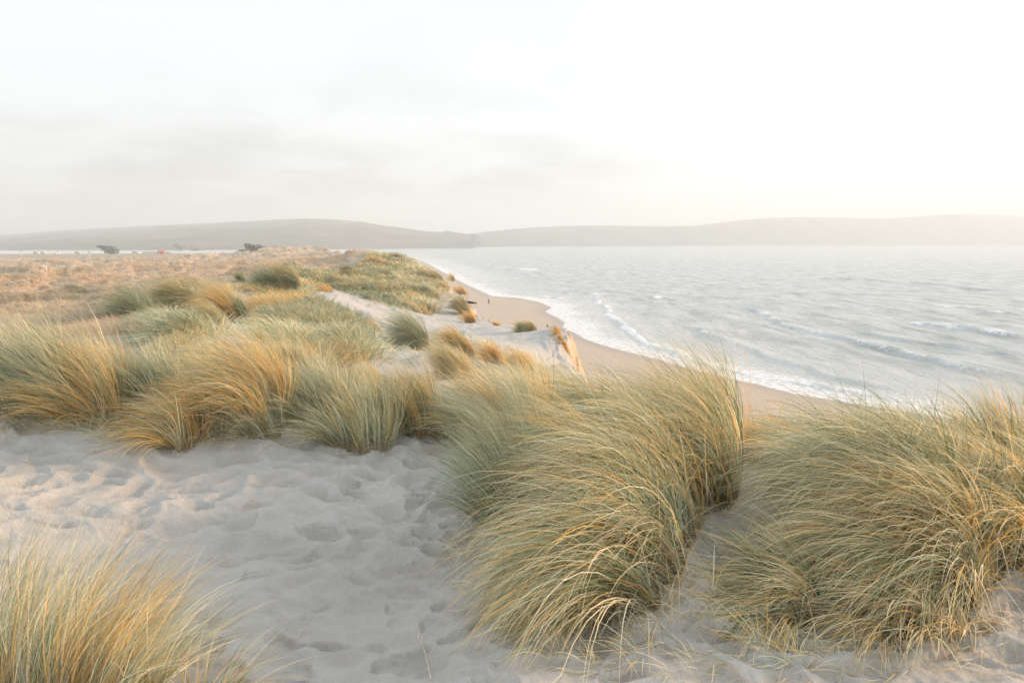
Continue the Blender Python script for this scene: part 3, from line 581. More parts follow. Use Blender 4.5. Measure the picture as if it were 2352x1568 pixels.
exec_grass = True
if exec_grass:
    PT = poly_tussock
    # the two great wind-combed manes at the right
    PT([(1370,1440),(1440,1420),(1520,1400),(1590,1280),(1620,1200),(1570,1120),(1480,1120),(1430,1210),(1370,1340)], 5600, .90, 'great arching tussock combed to the left, rooted on sand beside the central hollow', 'deep', .46, 1.85, gold='straw', fringe=.05, dome=.24, fan=.12, width=.0046)
    PT([(1600,1200),(1690,1160),(1710,1060),(1640,990),(1520,985),(1470,1060),(1490,1130),(1560,1130)], 5000, .92, 'tall tussock, stems upright at its right side, behind the great arching mane', 'deep', .22, 1.55, gold='sagegold', fringe=.06, width=.0046)
    PT([(1290,1190),(1390,1200),(1420,1090),(1340,1020),(1270,1070)], 2000, .72, 'left flank of the tall tussock, combed down toward the upright green one', 'deep', .5, 1.5, gold='gold', fringe=.03)
    PT([(1300,1440),(1400,1420),(1440,1370),(1340,1320),(1270,1380)], 1300, .5, 'low front skirt of grass on the sand at the foot of the arching mane', 'straw', .6, 1.7, gold='mixed', fringe=.04)
    PT([(1370,1000),(1500,985),(1540,930),(1440,920),(1350,960)], 1400, .85, 'crest of grass with thin green tips against the surf, upwind of the arching mane', 'deep', .35, 1.4, fringe=.08)
    PT([(2130,1385),(2240,1400),(2300,1340),(2240,1220),(2080,1170),(2010,1250),(2060,1340)], 5400, .86, 'broad dark-centred mane of grass spreading left across the right foreground', 'deep', .58, 1.35, dome=.14, fan=.08, gold='straw', fringe=.06, width=.0045)
    PT([(1960,1230),(2060,1190),(2230,1220),(2200,1100),(2000,1050),(1900,1070),(1890,1150)], 4600, .84, 'domed tussock with pale silvery top behind the broad right mane', 'deep', .55, 1.45, dome=.2, fan=.1, gold='pale', fringe=.06, width=.0045)
    PT([(2250,1280),(2400,1330),(2480,1200),(2400,1060),(2240,1070),(2240,1180)], 3600, .82, 'tall golden green tussock at the right edge of the picture', 'deep', .30, 1.25, gold='gold', fringe=.05, width=.0045)
    PT([(1770,1430),(1830,1450),(1900,1430),(1890,1360),(1820,1330),(1770,1360)], 1700, .54, 'small tussock splayed on the sand between the two great manes', 'deep', .55, 1.35, gold='straw', fringe=.08, fan=.8)
    PT([(1980,1440),(2060,1470),(2220,1470),(2230,1420),(2100,1400),(1990,1400)], 700, .50, 'thin line of low grass at the sandy foot of the broad right mane', 'straw', .6, 1.3, fringe=.15, fan=.6)
    PT([(1720,1060),(1850,1060),(1880,990),(1800,960),(1720,990)], 2000, .68, 'copper tinted tussock on the dune brow right of the upright stems', 'gold', .55, 1.35, gold='mixed', fringe=.04)
    PT([(1880,1040),(2060,1050),(2080,975),(1960,955),(1880,970)], 2200, .70, 'straw coloured brow tussock with loose green tips over the sea', 'straw', .45, 1.3, gold='sagegold', fringe=.08)
    PT([(2070,1050),(2230,1060),(2260,985),(2150,965),(2070,975)], 2000, .66, 'olive brow tussock standing between the straw tussock and the right edge', 'sagegold', .35, 1.2, gold='green', fringe=.12)
    PT([(2240,1080),(2420,1100),(2430,1010),(2300,1000),(2240,1010)], 1500, .55, 'green upright grass on the brow at the far right corner', 'green', .2, .9, fringe=.12)
    # centre
    PT([(1100,1210),(1170,1250),(1240,1210),(1270,1110),(1210,1040),(1110,1060)], 3400, .70, 'upright deep green tussock standing against the left flank of the great mane', 'green', .10, .75, fringe=.12, width=.0036)
    PT([(1060,1010),(1150,1030),(1240,1020),(1270,960),(1170,920),(1080,940)], 2800, .74, 'feathery tussock with a golden heart above the upright green one', 'pale', .25, 1.0, gold='gold', fringe=.06, width=.0038)
    PT([(1200,960),(1320,960),(1370,915),(1290,890),(1200,910)], 1600, .65, 'hazy sage tussock between the feathery one and the great mane', 'pale', .3, 1.1, fringe=.05, width=.0038)
    PT([(905,1000),(960,1012),(1000,1000),(1005,960),(950,945),(905,965)], 1500, .75, 'round dark tussock with brown shadowed base beside the sandy gap', 'dark', .15, 1.1, gold='gold', fringe=.06)
    PT([(1000,1010),(1050,1030),(1070,990),(1030,965),(1000,980)], 800, .5, 'short bluish tussock at the right side of the sandy gap', 'green', .15, .9, fringe=.1)
    # left row
    PT([(-60,960),(60,965),(180,975),(200,900),(80,870),(-60,870)], 3600, .88, 'leftmost tussock of the left row, green with silvery tips', 'pale', .30, .80, gold='green', fringe=.16, spray=.17, dome=.75, fan=.7)
    PT([(140,970),(270,985),(300,940),(260,900),(160,890)], 2600, .80, 'wide tussock with orange lower blades second from the left edge', 'sagegold', .28, .95, gold='gold', fringe=.16, spray=.17, dome=.75, fan=.7)
    PT([(330,940),(390,955),(400,915),(350,895),(320,905)], 1300, .70, 'pale green slanting tussock left of the tuft that hangs over the sand', 'pale', .34, .7, gold='green', fringe=.16, spray=.17, dome=.75, fan=.7)
    PT([(370,1020),(420,1045),(465,1020),(465,960),(420,940),(375,965)], 1600, .62, 'narrow ochre tuft hanging down onto the sand slope', 'gold', .15, 1.25, gold='straw', fringe=.12, dome=.7, fan=.9)
    PT([(500,990),(600,1005),(650,985),(650,920),(590,890),(510,910)], 3300, .88, 'blazing golden arched tussock in the middle of the left row', 'gold', .25, 1.5, gold='sagegold', fringe=.10, spray=.14, dome=.55)
    PT([(560,1012),(640,1020),(660,985),(600,975),(550,985)], 700, .42, 'low grey green tuft at the sandy foot of the golden arched tussock', 'pale', .3, 1.0, fringe=.1, fan=.7)
    PT([(680,975),(770,995),(790,950),(740,905),(670,915)], 2600, .62, 'silvery sage tussock right of the golden arched one', 'pale', .30, .75, gold='green', fringe=.16, spray=.17, dome=.75, fan=.7)
    PT([(740,1020),(830,1045),(900,1040),(900,980),(850,930),(760,940)], 2900, .58, 'whitish green tussock ending the left row at its right side', 'pale', .15, .75, gold='sagegold', fringe=.14, spray=.16, dome=.75, fan=.8)
    # near left corner
    PT([(-160,1620),(120,1640),(320,1660),(400,1600),(320,1510),(150,1450),(-160,1430)], 2300, .60, 'bright golden tussock close to the viewer in the lower left corner', 'pale', .14, .75, wind=math.atan2(.25, 1), gold='gold', fringe=.12, width=.0030, spray=.14)
    PT([(420,1640),(520,1650),(560,1600),(480,1575),(420,1590)], 140, .40, 'sparse thin blades springing from sand at the bottom edge', 'sagegold', .3, .7, wind=math.atan2(.1, 1), width=.0026, spray=.2)
    PT([(1690,950),(1740,955),(1750,930),(1700,925)], 260, .35, 'orange tuft catching the sun behind the upright stems, over the beach', 'rust', .4, 1.2, fan=.6)
    for a in [
        (322,738,84,62,'dark rounded grey green tussock at the left edge of the near dunes','green',None), (425,722,96,62,'mounded tussock of golden green blades left of the small sand window','sagegold','dark'),
        (534,735,100,84,'large golden domed tussock right of the small sand window','gold','sagegold'), (562,736,56,50,'dense olive tussock growing just above the driftwood','green',None),
        (502,762,34,60,'narrow drooping tussock at the left side of the driftwood hollow','mixed',None), (553,648,30,22,'very dark small bush at the left foot of the green dune knoll','dark',None),
        (618,668,56,44,'green tussock with a grey heart left on the dune knoll','green','sagegold'), (668,676,92,56,'shaggy green tussock crowning the dune knoll','green','gold'),
        (606,790,56,34,'pale low tussock on sand right of the driftwood hollow','pale',None), (861,758,36,22,'little orange tussock alone on the trodden sand','gold','rust'),
        (962,803,112,74,'wide sage green tussock between the two trodden sand paths','green','pale'), (1066,812,84,52,'ochre tussock in the hollow, left of its two copper neighbours','gold','mixed'),
        (1146,838,76,50,'copper tussock between the ochre one and the copper tail of the hollow','gold','rust'), (1206,850,76,46,'copper orange tussock ending the row in the hollow at the right','rust','gold'),
        (1048,868,110,68,'straw tussock with flat windblown top below the ochre one','straw','mixed'), (1212,762,88,26,'low pale green tussock on the rim of the sand bowl','pale','gold'),
        (1281,766,20,18,'tiny orange tuft on top of the bright orange scarp','rust',None), (1074,722,50,40,'green tussock on the sunlit orange dune end','green','gold'),
        (1088,740,40,26,'glowing orange tussock at the foot of the sunlit dune end','rust',None), (1056,710,24,18,'small golden tuft left of the sunlit dune end','gold',None),
        (1062,676,46,22,'amber grass clinging to the crumbling brow left of the bare grey branch','rust','gold'), (1020,664,40,20,'yellow tinged tussock just inland of the crumbling brow','sagegold','gold'),
        (1302,806,24,20,'orange grass clinging to the lower end of the bright scarp','rust','gold'), (1290,782,14,12,'little ochre tuft hanging from the middle of the bright scarp','rust',None),
        (1043,646,14,16,'orange tuft standing highest on the cliff above the sea','rust',None), (984,684,86,32,'broad rounded sage tussock above the bare sand bowl','green','pale'),
        (1004,648,62,22,'dark olive tussock along the seaward crest','dark','gold'), (1140,748,30,10,'thin orange tuft lying beyond the dune end on the sand','rust',None),
        (846,878,118,44,'slanting green and straw tussock left of the sandy hollow','sagegold','straw'), (720,852,150,50,'flat pale green tussock behind the left row','pale','sagegold'),
        (900,640,70,20,'muted green tussock halfway along the far grassy crest','green','sagegold'), (862,604,70,20,'golden topped tussock on the summit of the far crest','gold','sagegold'),
        (800,628,50,18,'dark green tussock on the shaded left slope of the far crest','dark',None), (850,672,60,24,'rounded green tussock upper of the band along the sand face','green','pale'),
        (905,694,60,24,'sage tussock in the middle of the band along the sand face','pale','green'), (955,716,56,22,'ochre tipped tussock ending the band along the sand face','sagegold','gold'),
        (745,668,46,22,'orange footed tussock at the top of the bright sand face','gold','rust'), (800,752,70,34,'green tussock draped over the lower side of the bright sand face','sagegold','green')]:
        tussock(*a[:6], gold=a[6])
    turf([[(255,752),(300,700),(380,672),(470,648),(490,700),(480,745),(400,790),(330,770)], [(350,820),(440,725),(492,750),(505,790),(450,850),(380,860)]], 1500, 'short mixed dune grass covering the rise left of the driftwood hollow', 'dune_grass', 'sagegold', gold='green', per=12, holes=True, hgt=(.3,.6))
    turf([[(572,735),(600,690),(700,675),(765,722),(835,762),(838,790),(800,850),(700,850),(600,830),(610,795),(640,765),(572,752)]], 2600, 'thick pale golden grass mat on the slope in the middle of the dunes', 'dune_grass', 'sagegold', gold='straw', per=14, holes=True, hgt=(.3,.6))
    turf([[(585,700),(600,630),(650,618),(720,628),(705,650),(690,665),(700,692),(600,700)], [(700,640),(770,622),(900,640),(962,690),(992,724),(930,714),(850,692),(760,662),(700,652)], [(705,695),(760,702),(842,738),(845,757),(800,757),(740,724)]], 2600, 'green and ochre grass on the knoll and beside the bright sand face', 'dune_grass', 'green', gold='sagegold', per=10, holes=True)
    turf([[(300,760),(400,695),(455,660),(465,735),(390,790)], [(610,710),(600,640),(640,620),(700,630),(690,680),(720,700),(840,760),(830,830),(700,850),(640,830),(625,780)]], 300, 'scattered taller tufts standing out of the grass in the middle dunes', 'dune_grass', 'green', gold='gold', per=70, hgt=(.55,.95), rad=.75, lean=.4)
    turf([[(705,640),(780,622),(890,600),(1030,648),(960,700),(900,690),(800,655)]], 240, 'scattered taller tufts on the far crest and its landward slope', 'dune_grass', 'deep', gold='sagegold', per=60, hgt=(.6,1.0), rad=.9, lean=.4)
    turf([[(1000,800),(1060,770),(1130,790),(1250,830),(1240,865),(1130,870),(1010,870)], [(900,800),(1010,790),(1010,815),(910,812)], [(1040,690),(1100,700),(1115,745),(1050,740)]], 420, 'short thin grass spreading between the copper tussocks of the hollow', 'dune_grass', 'sagegold', gold='straw', per=7, hgt=(.2,.42), holes=True)
    SQ = [[(0, 0), (1, 0), (1, 1)]]
    turf(SQ, 0, 'rounded heaps of pale green grass bulging from the mat in the middle dunes', 'dune_grass', 'pale', gold='green', per=620, hgt=(.7,1.05), rad=1.25, lean=.35, var=.18, pts=[(630,728),(690,722),(760,742),(660,775),(730,785),(800,795),(385,748),(440,768),(300,735)])
    turf(SQ, 0, 'rounded heaps of ochre and olive grass bulging from the mat in the middle dunes', 'dune_grass', 'deep', gold='gold', per=560, hgt=(.7,1.05), rad=1.2, lean=.35, var=.18, pts=[(600,712),(720,750),(690,800),(770,770),(450,698),(390,712),(640,690),(590,668),(690,655),(650,640),(500,672)])
    turf(SQ, 0, 'rounded heaps of grass on the far crest and beside the bright sand face', 'dune_grass', 'deep', gold='pale', per=300, hgt=(.8,1.2), rad=.85, lean=.35, var=.2, pts=[(730,652),(768,650),(800,664),(832,650),(865,672),(900,668),(925,705),(960,700),(940,672),(980,712),(815,628),(850,612),(905,612),(940,622),(975,634),(1010,640),(880,640),(915,645),(960,655),(790,635),(860,594),(900,596)])
    turf([[(765,628),(830,600),(880,588),(945,604),(1036,640),(1052,662),(1020,672),(960,668),(930,652),(760,640)]], 1700, 'olive grass covering the far crest above the sea', 'dune_grass', 'green', gold='sagegold', per=8, holes=True)
    turf([[(-60,745),(-60,598),(300,590),(560,585),(620,573),(820,582),(775,620),(640,614),(545,640),(470,650),(380,672),(300,700),(250,745)]], 9000, 'dry tan grass over the hummocky dune field at the left', 'dry_dune_grass', 'dry', gold='drygrey', per=9, hgt=(.22,.5), lean=.5, var=.07)
    turf([[(-60,780),(-60,700),(300,700),(380,680),(330,770)]], 1500, 'dry greyish grass in the hollow behind the left row', 'dry_dune_grass', 'drygrey', var=.1, gold='dry', per=10, hgt=(.4,.8))
    turf([[(-80,1000),(-80,955),(300,955),(520,985),(900,1010),(900,1050),(700,1015),(350,1040),(150,1010)]], 170, 'sparse dead stalks and runners lying on the sand below the left row', 'grass_litter', 'straw', per=5, hgt=(.15,.45), lean=1.2, rad=.12, wmul=.8)
    turf([[(1250,1540),(1500,1450),(1600,1240),(1720,1240),(1760,1350),(1720,1450),(1900,1500),(2300,1460),(2352,1420),(2352,1568),(1250,1568)]], 60, 'sparse dead blades scattered on the sand at the right', 'grass_litter', 'straw', per=5, hgt=(.12,.34), lean=1.2, rad=.10, wmul=.7)

    turf([[(-80,985),(-80,950),(300,940),(400,1010),(520,980),(760,1000),(900,1020),(900,1050),(700,1015),(350,1030),(150,1000)]], 330, 'short green and straw shoots sprouting along the sandy foot of the left row', 'grass_shoots', 'sagegold', gold='pale', per=9, hgt=(.15,.42), lean=.35, rad=.10, wmul=.9)
    turf([[(1040,1250),(1110,1200),(1130,1340),(1080,1420),(1040,1400)], [(1250,1530),(1500,1440),(1600,1240),(1720,1240),(1740,1330),(1700,1440),(1900,1480),(2300,1440),(2352,1400),(2352,1500),(1250,1560)]], 80, 'sparse short shoots on the sand around the right manes', 'grass_shoots', 'sagegold', gold='straw', per=8, hgt=(.12,.38), lean=.5, rad=.08, wmul=.8)

# ------------------------------------------------------------------ single things
def ghit(u, v): X, Y, Z = hit(u, v); return np.array([X[0], Y[0], Z[0]])
m_wood = simple('weathered_wood', (.20, .165, .14), .85, .2, .2, 14); m_dark = simple('dark_stump_wood', (.07, .05, .045), .9, .2, .15, 10)
m_straw = simple('dried_straw', (.66, .58, .43), .7, .25, .1, 30); m_crown = simple('cypress_leaf', (.19, .205, .19), .9, .15, .25, .6); m_bark = simple('bark', (.12, .10, .09), .9, .1, .2, 3)
m_white = simple('white_paint', (.80, .80, .78), .5, .4, .03, 1); m_red = simple('red_orange_paint', (.75, .17, .10), .6, .3, .08, 1); m_glass = simple('dark_window', (.06, .07, .08), .2, .5, .05, 1); m_roofm = simple('rust_roof', (.55, .16, .10), .7, .2, .1, 1)
m_pole = simple('pale_timber', (.62, .56, .48), .8, .2, .1, 2)
# driftwood log with a snapped limb
p = ghit(541, 741); k = math.hypot(*p[:2])/F
root = empty('driftwood_log', p); meta(root, 'short weathered driftwood log lying in the sandy hollow', 'driftwood')
b = MB(); b.tube([(-17*k,0,.05),(-10*k,.02,.09),(-2*k,.03,.11),(6*k,.0,.14),(12*k,-.05,.10),(15*k,-.06,.05)], [.05,.09,.10,.11,.08,.03], 10, .8); b.build('trunk', m_wood, root)
b = MB(); b.tube([(4*k,0,.15),(8*k,.03,.24),(12*k,.04,.20)], [.05,.045,.02], 8); b.build('limb', m_wood, root)
b = MB(); b.tube([(10*k,-.02,.08),(18*k,.0,.06),(23*k,.03,.09)], [.035,.025,.01], 8); b.build('limb', m_wood, root)
# bare branch poking over the cliff
p = ghit(1062, 684); k = math.hypot(*p[:2])/F
b = MB(); b.tube([(0,0,.3),(8*k,0,.5+1*k),(16*k,.2,.45-2*k),(24*k,.3,-9*k),(32*k,.3,-10.5*k)], [.055,.05,.045,.035,.015], 8); b.tube([(22*k,.3,-7*k),(28*k,.4,-13*k),(31*k,.4,-17*k)], [.05,.03,.015], 6)
o = b.build('dead_branch', m_wood); o.location = p; meta(o, 'long bare grey branch jutting from the sunlit dune end toward the beach', 'branch')
b = MB(); b.tube([(0,0,.1),(5*k,.1,.25),(11*k,.1,.15)], [.12,.16,.06], 8); b.tube([(3*k,0,.1),(4*k,-.1,.6)], [.07,.02], 6); o = b.build('driftwood_snag', m_dark); o.location = ghit(1056, 700); meta(o, 'dark broken snag lying in the notch above the sand bowl', 'driftwood')
# small dark stump on the beach
a_, b_ = vray(1257, 743.5); p = np.array([a_*160, 160.0, gz(a_*160, 160.0)]); b = MB(); b.tube([(0,0,-.05),(.01,0,.1),(0,.01,.34),(.02,0,.5),(.01,0,.52)], [.16,.14,.125,.12,.07], 10); b.tube([(.05,0,.3),(.16,0,.42)], [.04,.015], 6)
o = b.build('wooden_stump', m_dark); o.location = p; meta(o, 'small dark upright stump standing alone on the beach sand', 'stump')
# dried uprooted stalks near the viewer
def stalks(name, label, segs):
    b = MB()
    for pts, r in segs:
        P3 = []
        for (u, v, lift) in pts:
            g = ghit(u, v); P3.append(g + np.array([0, 0, .006+lift]))
        P3 = np.array(P3)
        t0 = np.linspace(0, 1, len(P3)); t1 = np.linspace(0, 1, len(P3)*4); P4 = np.stack([np.interp(t1, t0, P3[:, i]) for i in range(3)], 1)
        for _ in range(3): P4[1:-1] = (P4[:-2]+2*P4[1:-1]+P4[2:])/4
        b.tube(P4, np.interp(t1, t0, np.linspace(r, r*.45, len(P3))), 6, .6)
    o = b.build(name, m_straw); meta(o, label, 'dried stalk', 'dried stalks on the sand'); return o
stalks('dried_stalk', 'branched bleached stalk with curling roots lying beside the left foot of the great mane', [([(990,1562,0),(983,1535,.01),(975,1502,.02),(968,1490,.02)], .0035), ([(968,1490,.02),(960,1480,.03),(966,1462,.05)], .0035), ([(970,1492,.02),(982,1476,.03),(996,1476,.02)], .002), ([(972,1494,.02),(985,1484,.03),(1002,1500,.0)], .002), ([(966,1484,.03),(975,1470,.04),(984,1468,.03)], .0018)])
stalks('dried_stalk', 'looped pale leaf curl lying on the open sand of the hollow', [([(660,1478,0),(672,1467,.02),(684,1470,.01),(672,1478,0),(664,1479,0)], .0028), ([(684,1468,.01),(690,1455,.02),(704,1448,.01),(716,1452,0)], .0028), ([(686,1462,.01),(700,1458,0),(714,1446,.01)], .002)])
stalks('dried_stalk', 'single thin curved stem lying above the looped leaf curl', [([(625,1398,0),(629,1412,.01),(643,1427,.01),(668,1444,0)], .002)])
stalks('dried_stalk', 'thick tan runner lying on the slope under the ochre tuft', [([(193,1052,.01),(210,1040,.02),(240,1034,.02),(265,1028,.01)], .006)])
stalks('dried_stalk', 'pale forked root lying on sand at the far left below the left row', [([(52,1060,.01),(64,1066,.02),(78,1066,.02)], .005), ([(60,1064,.01),(68,1050,.03)], .003)])
stalks('dried_stalk', 'short bleached stalk between the two great right manes', [([(1880,1385,.02),(1900,1378,.05),(1912,1400,0)], .004), ([(1886,1390,.02),(1905,1395,.02)], .003)])
# person walking on the beach
def skin_obj(name, joints, edges, mat, parent, sub=1):
    me = bpy.data.meshes.new(name); me.from_pydata([j[:3] for j in joints], edges, []); o = bpy.data.objects.new(name, me); COL.objects.link(o); o.parent = parent
    md = o.modifiers.new('skin', 'SKIN'); md.use_smooth_shade = True
    for i, j in enumerate(joints): me.skin_vertices[0].data[i].radius = (j[3], j[3] if len(j) < 5 else j[4])
    me.skin_vertices[0].data[0].use_root = True
    s = o.modifiers.new('sub', 'SUBSURF'); s.levels = sub; s.render_levels = sub; me.materials.append(mat); return o
m_skin = simple('skin', (.50, .33, .25), .6, .3, .05, 20); m_jacket = simple('blue_jacket', (.10, .20, .34), .8, .2, .1, 9); m_trous = simple('dark_trousers', (.07, .055, .05), .85, .2, .1, 9); m_hair = simple('dark_hair', (.06, .045, .035), .8, .3, .1, 40)
p = ghit(1122.5, 699.0); per = empty('person', p, math.radians(15)); meta(per, 'person in a blue jacket and dark trousers walking on the beach', 'person')
J = [(0,0,.98,.15,.11),(0,0,1.20,.13,.10),(0,.01,1.42,.15,.10),(0,0,1.52,.055),(0,-.02,1.60,.075,.085),(0,-.02,1.70,.07,.085)]; E = [(0,1),(1,2),(2,3),(3,4),(4,5)]
for s_, st in ((-1, .17), (1, -.14)):
    a = len(J); J += [(s_*.10,st*.1,.90,.085),(s_*.11,st*.75,.50,.058),(s_*.115,st+.06*(st<0),.09,.04),(s_*.12,st-.13,.035,.035)]; E += [(0,a),(a,a+1),(a+1,a+2),(a+2,a+3)]
    a = len(J); J += [(s_*.20,.0,1.40,.055),(s_*.27,-st*.4,1.14,.042),(s_*.27,-st*.9-.06,.92,.030),(s_*.27,-st*1.0-.08,.86,.032,.018)]; E += [(2,a),(a,a+1),(a+1,a+2),(a+2,a+3)]; hnd = a+3
    for f_ in range(4):
        a = len(J); x0 = s_*.27 + .0; y0 = J[hnd][1] - .03 + f_*.02; J += [(x0,y0,.81,.009),(x0-s_*.012,y0-.004,.77-.004*abs(f_-1.5),.008)]; E += [(hnd,a),(a,a+1)]
    a = len(J); J += [(x0-s_*.02,y0-.085,.845,.010),(x0-s_*.025,y0-.095,.81,.008)]; E += [(hnd,a),(a,a+1)]
skin_obj('body', J, E, m_skin, per)
JJ = [(0,0,.90,.175,.135),(0,0,1.20,.155,.125),(0,.01,1.41,.17,.12),(0,0,1.50,.07)]; EE = [(0,1),(1,2),(2,3)]
for s_, st in ((-1, .17), (1, -.14)):
    a = len(JJ); JJ += [(s_*.205,0,1.39,.075),(s_*.275,-st*.4,1.14,.062),(s_*.275,-st*.85-.05,.95,.048)]; EE += [(2,a),(a,a+1),(a+1,a+2)]
skin_obj('jacket', JJ, EE, m_jacket, per)
JT = [(0,0,.96,.155,.12)]; ET = []
for s_, st in ((-1, .17), (1, -.14)):
    a = len(JT); JT += [(s_*.10,st*.1,.88,.10),(s_*.11,st*.75,.50,.075),(s_*.115,st+.06*(st<0),.12,.06)]; ET += [(0,a),(a,a+1),(a+1,a+2)]
skin_obj('trousers', JT, ET, m_trous, per)
b = MB()
for i in range(1): b.tube([(0,.02,1.56),(0,.03,1.63),(0,.015,1.70),(0,.0,1.77),(0,-.01,1.80)], [.05,.09,.10,.08,.02], 10)
b.build('hair', m_hair, per)
for s_, st in ((-1, .17), (1, -.14)): b = MB(); b.box((s_*.12, st-.05+.06*(st<0), .045), (.10,.28,.09), bev=.25); b.build('shoe', m_dark, per)
# wind-shaped trees on the far flats
def leaves(P, size, n_per=1):
    n = len(P); a = R.normal(size=(n, 3)); a /= np.linalg.norm(a, axis=1)[:, None]; c = np.cross(a, R.normal(size=(n, 3))); c /= np.linalg.norm(c, axis=1)[:, None]
    s = size*R.uniform(.6, 1.3, (n, 1)); V = np.stack([P-a*s, P-c*s*.6, P+a*s, P+c*s*.6], 1).reshape(-1, 3); return V, np.arange(4*n).reshape(n, 4)
def tree(u, v, w, h, label, lobes, trunks, gp='windblown trees on the far flats', at=None):
    """lobes: (x,z,rx,rz) in fractions of width/height"""
    p = ghit(u, v) if at is None else np.array(at); k = math.hypot(*p[:2])/F; Wd, Ht = w*k, h*k
    root = empty('windblown_tree', p); meta(root, label, 'tree', gp)
    b = MB()
    for x0, x1, z1, r_ in trunks:
        b.tube([(x0*Wd, 0, -.3), ((x0*.7+x1*.3)*Wd, .2, z1*Ht*.4), (x1*Wd, 0, z1*Ht)], [r_*Ht, r_*Ht*.75, r_*Ht*.4], 8)
        for q_ in range(5):
            t_ = R.uniform(.4, .95); xx = x0+(x1-x0)*t_; b.tube([(xx*Wd, 0, z1*Ht*t_), ((xx+R.uniform(-.12,.12))*Wd, R.uniform(-.1,.1)*Wd, z1*Ht*t_+.15*Ht), ((xx+R.uniform(-.25,.25))*Wd, R.uniform(-.15,.15)*Wd, z1*Ht*t_+R.uniform(.2,.35)*Ht)], [r_*Ht*.35, r_*Ht*.2, r_*Ht*.08], 5)
    b.build('trunk', m_bark, root)
    Ps = []
    for x, z, rx, rz in lobes:
        n = int(900*rx*2+120); d = R.normal(size=(n, 3)); d /= np.linalg.norm(d, axis=1)[:, None]; rad = R.uniform(.25, 1, (n, 1))**.5
        q_ = d*rad*np.array([rx*Wd, rx*Wd*.7, rz*Ht]) + np.array([x*Wd, 0, z*Ht]); q_ += .12*Ht*np.stack([fbm(q_[:, 0]/(.2*Ht), q_[:, 2]/(.2*Ht), 2, 140+i) for i in range(3)], 1)
        Ps.append(q_[(q_[:, 2] > 0) & (fbm(q_[:, 0]/(.12*Ht)+9, q_[:, 2]/(.12*Ht), 2, 150) > -.5)])
    V, Q = leaves(np.concatenate(Ps), .055*Ht); mesh_obj('crown', V, Q, m_crown, root)
    return root
tree(250, 584, 44, 18, 'big dark dome shaped tree leaning left on the far shore', [(-.25,.75,.18,.18),(-.05,.62,.28,.34),(.15,.48,.26,.40),(.30,.30,.18,.30),(.0,.3,.2,.3),(-.40,.82,.10,.07)], [(.1,-.05,.5,.05),(.2,.15,.4,.04)])
tree(412, 580, 27, 18, 'flat topped tree with open stems left of the small leaning one', [(-.22,.82,.24,.14),(.0,.62,.22,.14),(.30,.60,.20,.12),(.1,.45,.12,.1)], [(-.05,-.15,.75,.035),(.08,.22,.55,.03)])
tree(447, 580, 22, 12, 'small tree with sloping crown leaning to the right of the flat topped one', [(-.25,.75,.20,.22),(.10,.48,.26,.2),(.30,.3,.16,.15)], [(-.05,-.12,.6,.05),(.1,.15,.4,.04)])
tree(588, 576, 52, 16, 'long dark windswept tree on top of the far tan dune', [(-.36,.80,.13,.18),(-.22,.62,.22,.32),(.05,.50,.26,.36),(.30,.36,.22,.28),(-.25,.32,.2,.3),(.1,.22,.3,.22)], [(-.2,-.25,.6,.05),(.1,.05,.4,.05)])
tree(557, 578, 20, 6, 'low rounded shrub left of the long windswept tree', [(-.1,.5,.35,.4),(.2,.45,.25,.35)], [(0,.0,.4,.06)])
tree(345, 583, 36, 6, 'low dark shrub line left of the red hut', [(-.3,.4,.22,.35),(.05,.45,.25,.4),(.35,.35,.2,.3)], [(0,.05,.4,.05)])
tree(383, 583, 18, 5, 'low dark shrub pressed against the red hut', [(-.1,.45,.35,.4),(.25,.4,.2,.3)], [(0,.0,.4,.05)])
a_, b_ = vray(1027, 534); hy = 2350.0
tree(0, 0, 26, 7, 'small clump of trees on the ridge above the end of the far beach', [(-.25,.35,.2,.35),(.0,.75,.12,.25),(.05,.45,.25,.35),(.3,.35,.18,.3)], [(-.1,-.1,.4,.04),(.05,.05,.6,.04)], gp='windblown trees on the far flats', at=(float(a_*hy), hy, CAMZ+float(b_*hy)-3))
# red hut, vans, gates, posts
p = ghit(371, 583.5); k = math.hypot(*p[:2])/F; hut = empty('beach_hut', p, .1); meta(hut, 'small red orange hut with a low gable roof on the far flats', 'hut')
w_, d_, h_ = 13*k, 8*k, 4.2*k
b = MB(); b.box((0,0,h_/2-.3), (w_, d_, h_+.6)); b.build('wall', m_red, hut, False)
b = MB(); e = .3; b.add([(-w_/2-e,-d_/2-e,h_),(w_/2+e,-d_/2-e,h_),(w_/2+e,d_/2+e,h_),(-w_/2-e,d_/2+e,h_),(-w_/2-e,0,h_+2.6*k),(w_/2+e,0,h_+2.6*k)], [(0,1,5,4),(2,3,4,5),(3,2,1,0)], [(0,4,3),(1,2,5)]); b.build('roof', m_roofm, hut, False)
b = MB(); b.box((-.25*w_, -d_/2-.03, h_*.35), (1.0, .08, 2.0)); b.build('door', m_white, hut, False)
b = MB(); b.box((.2*w_, -d_/2-.03, h_*.55), (1.4, .08, .9)); b.build('window', m_glass, hut, False)
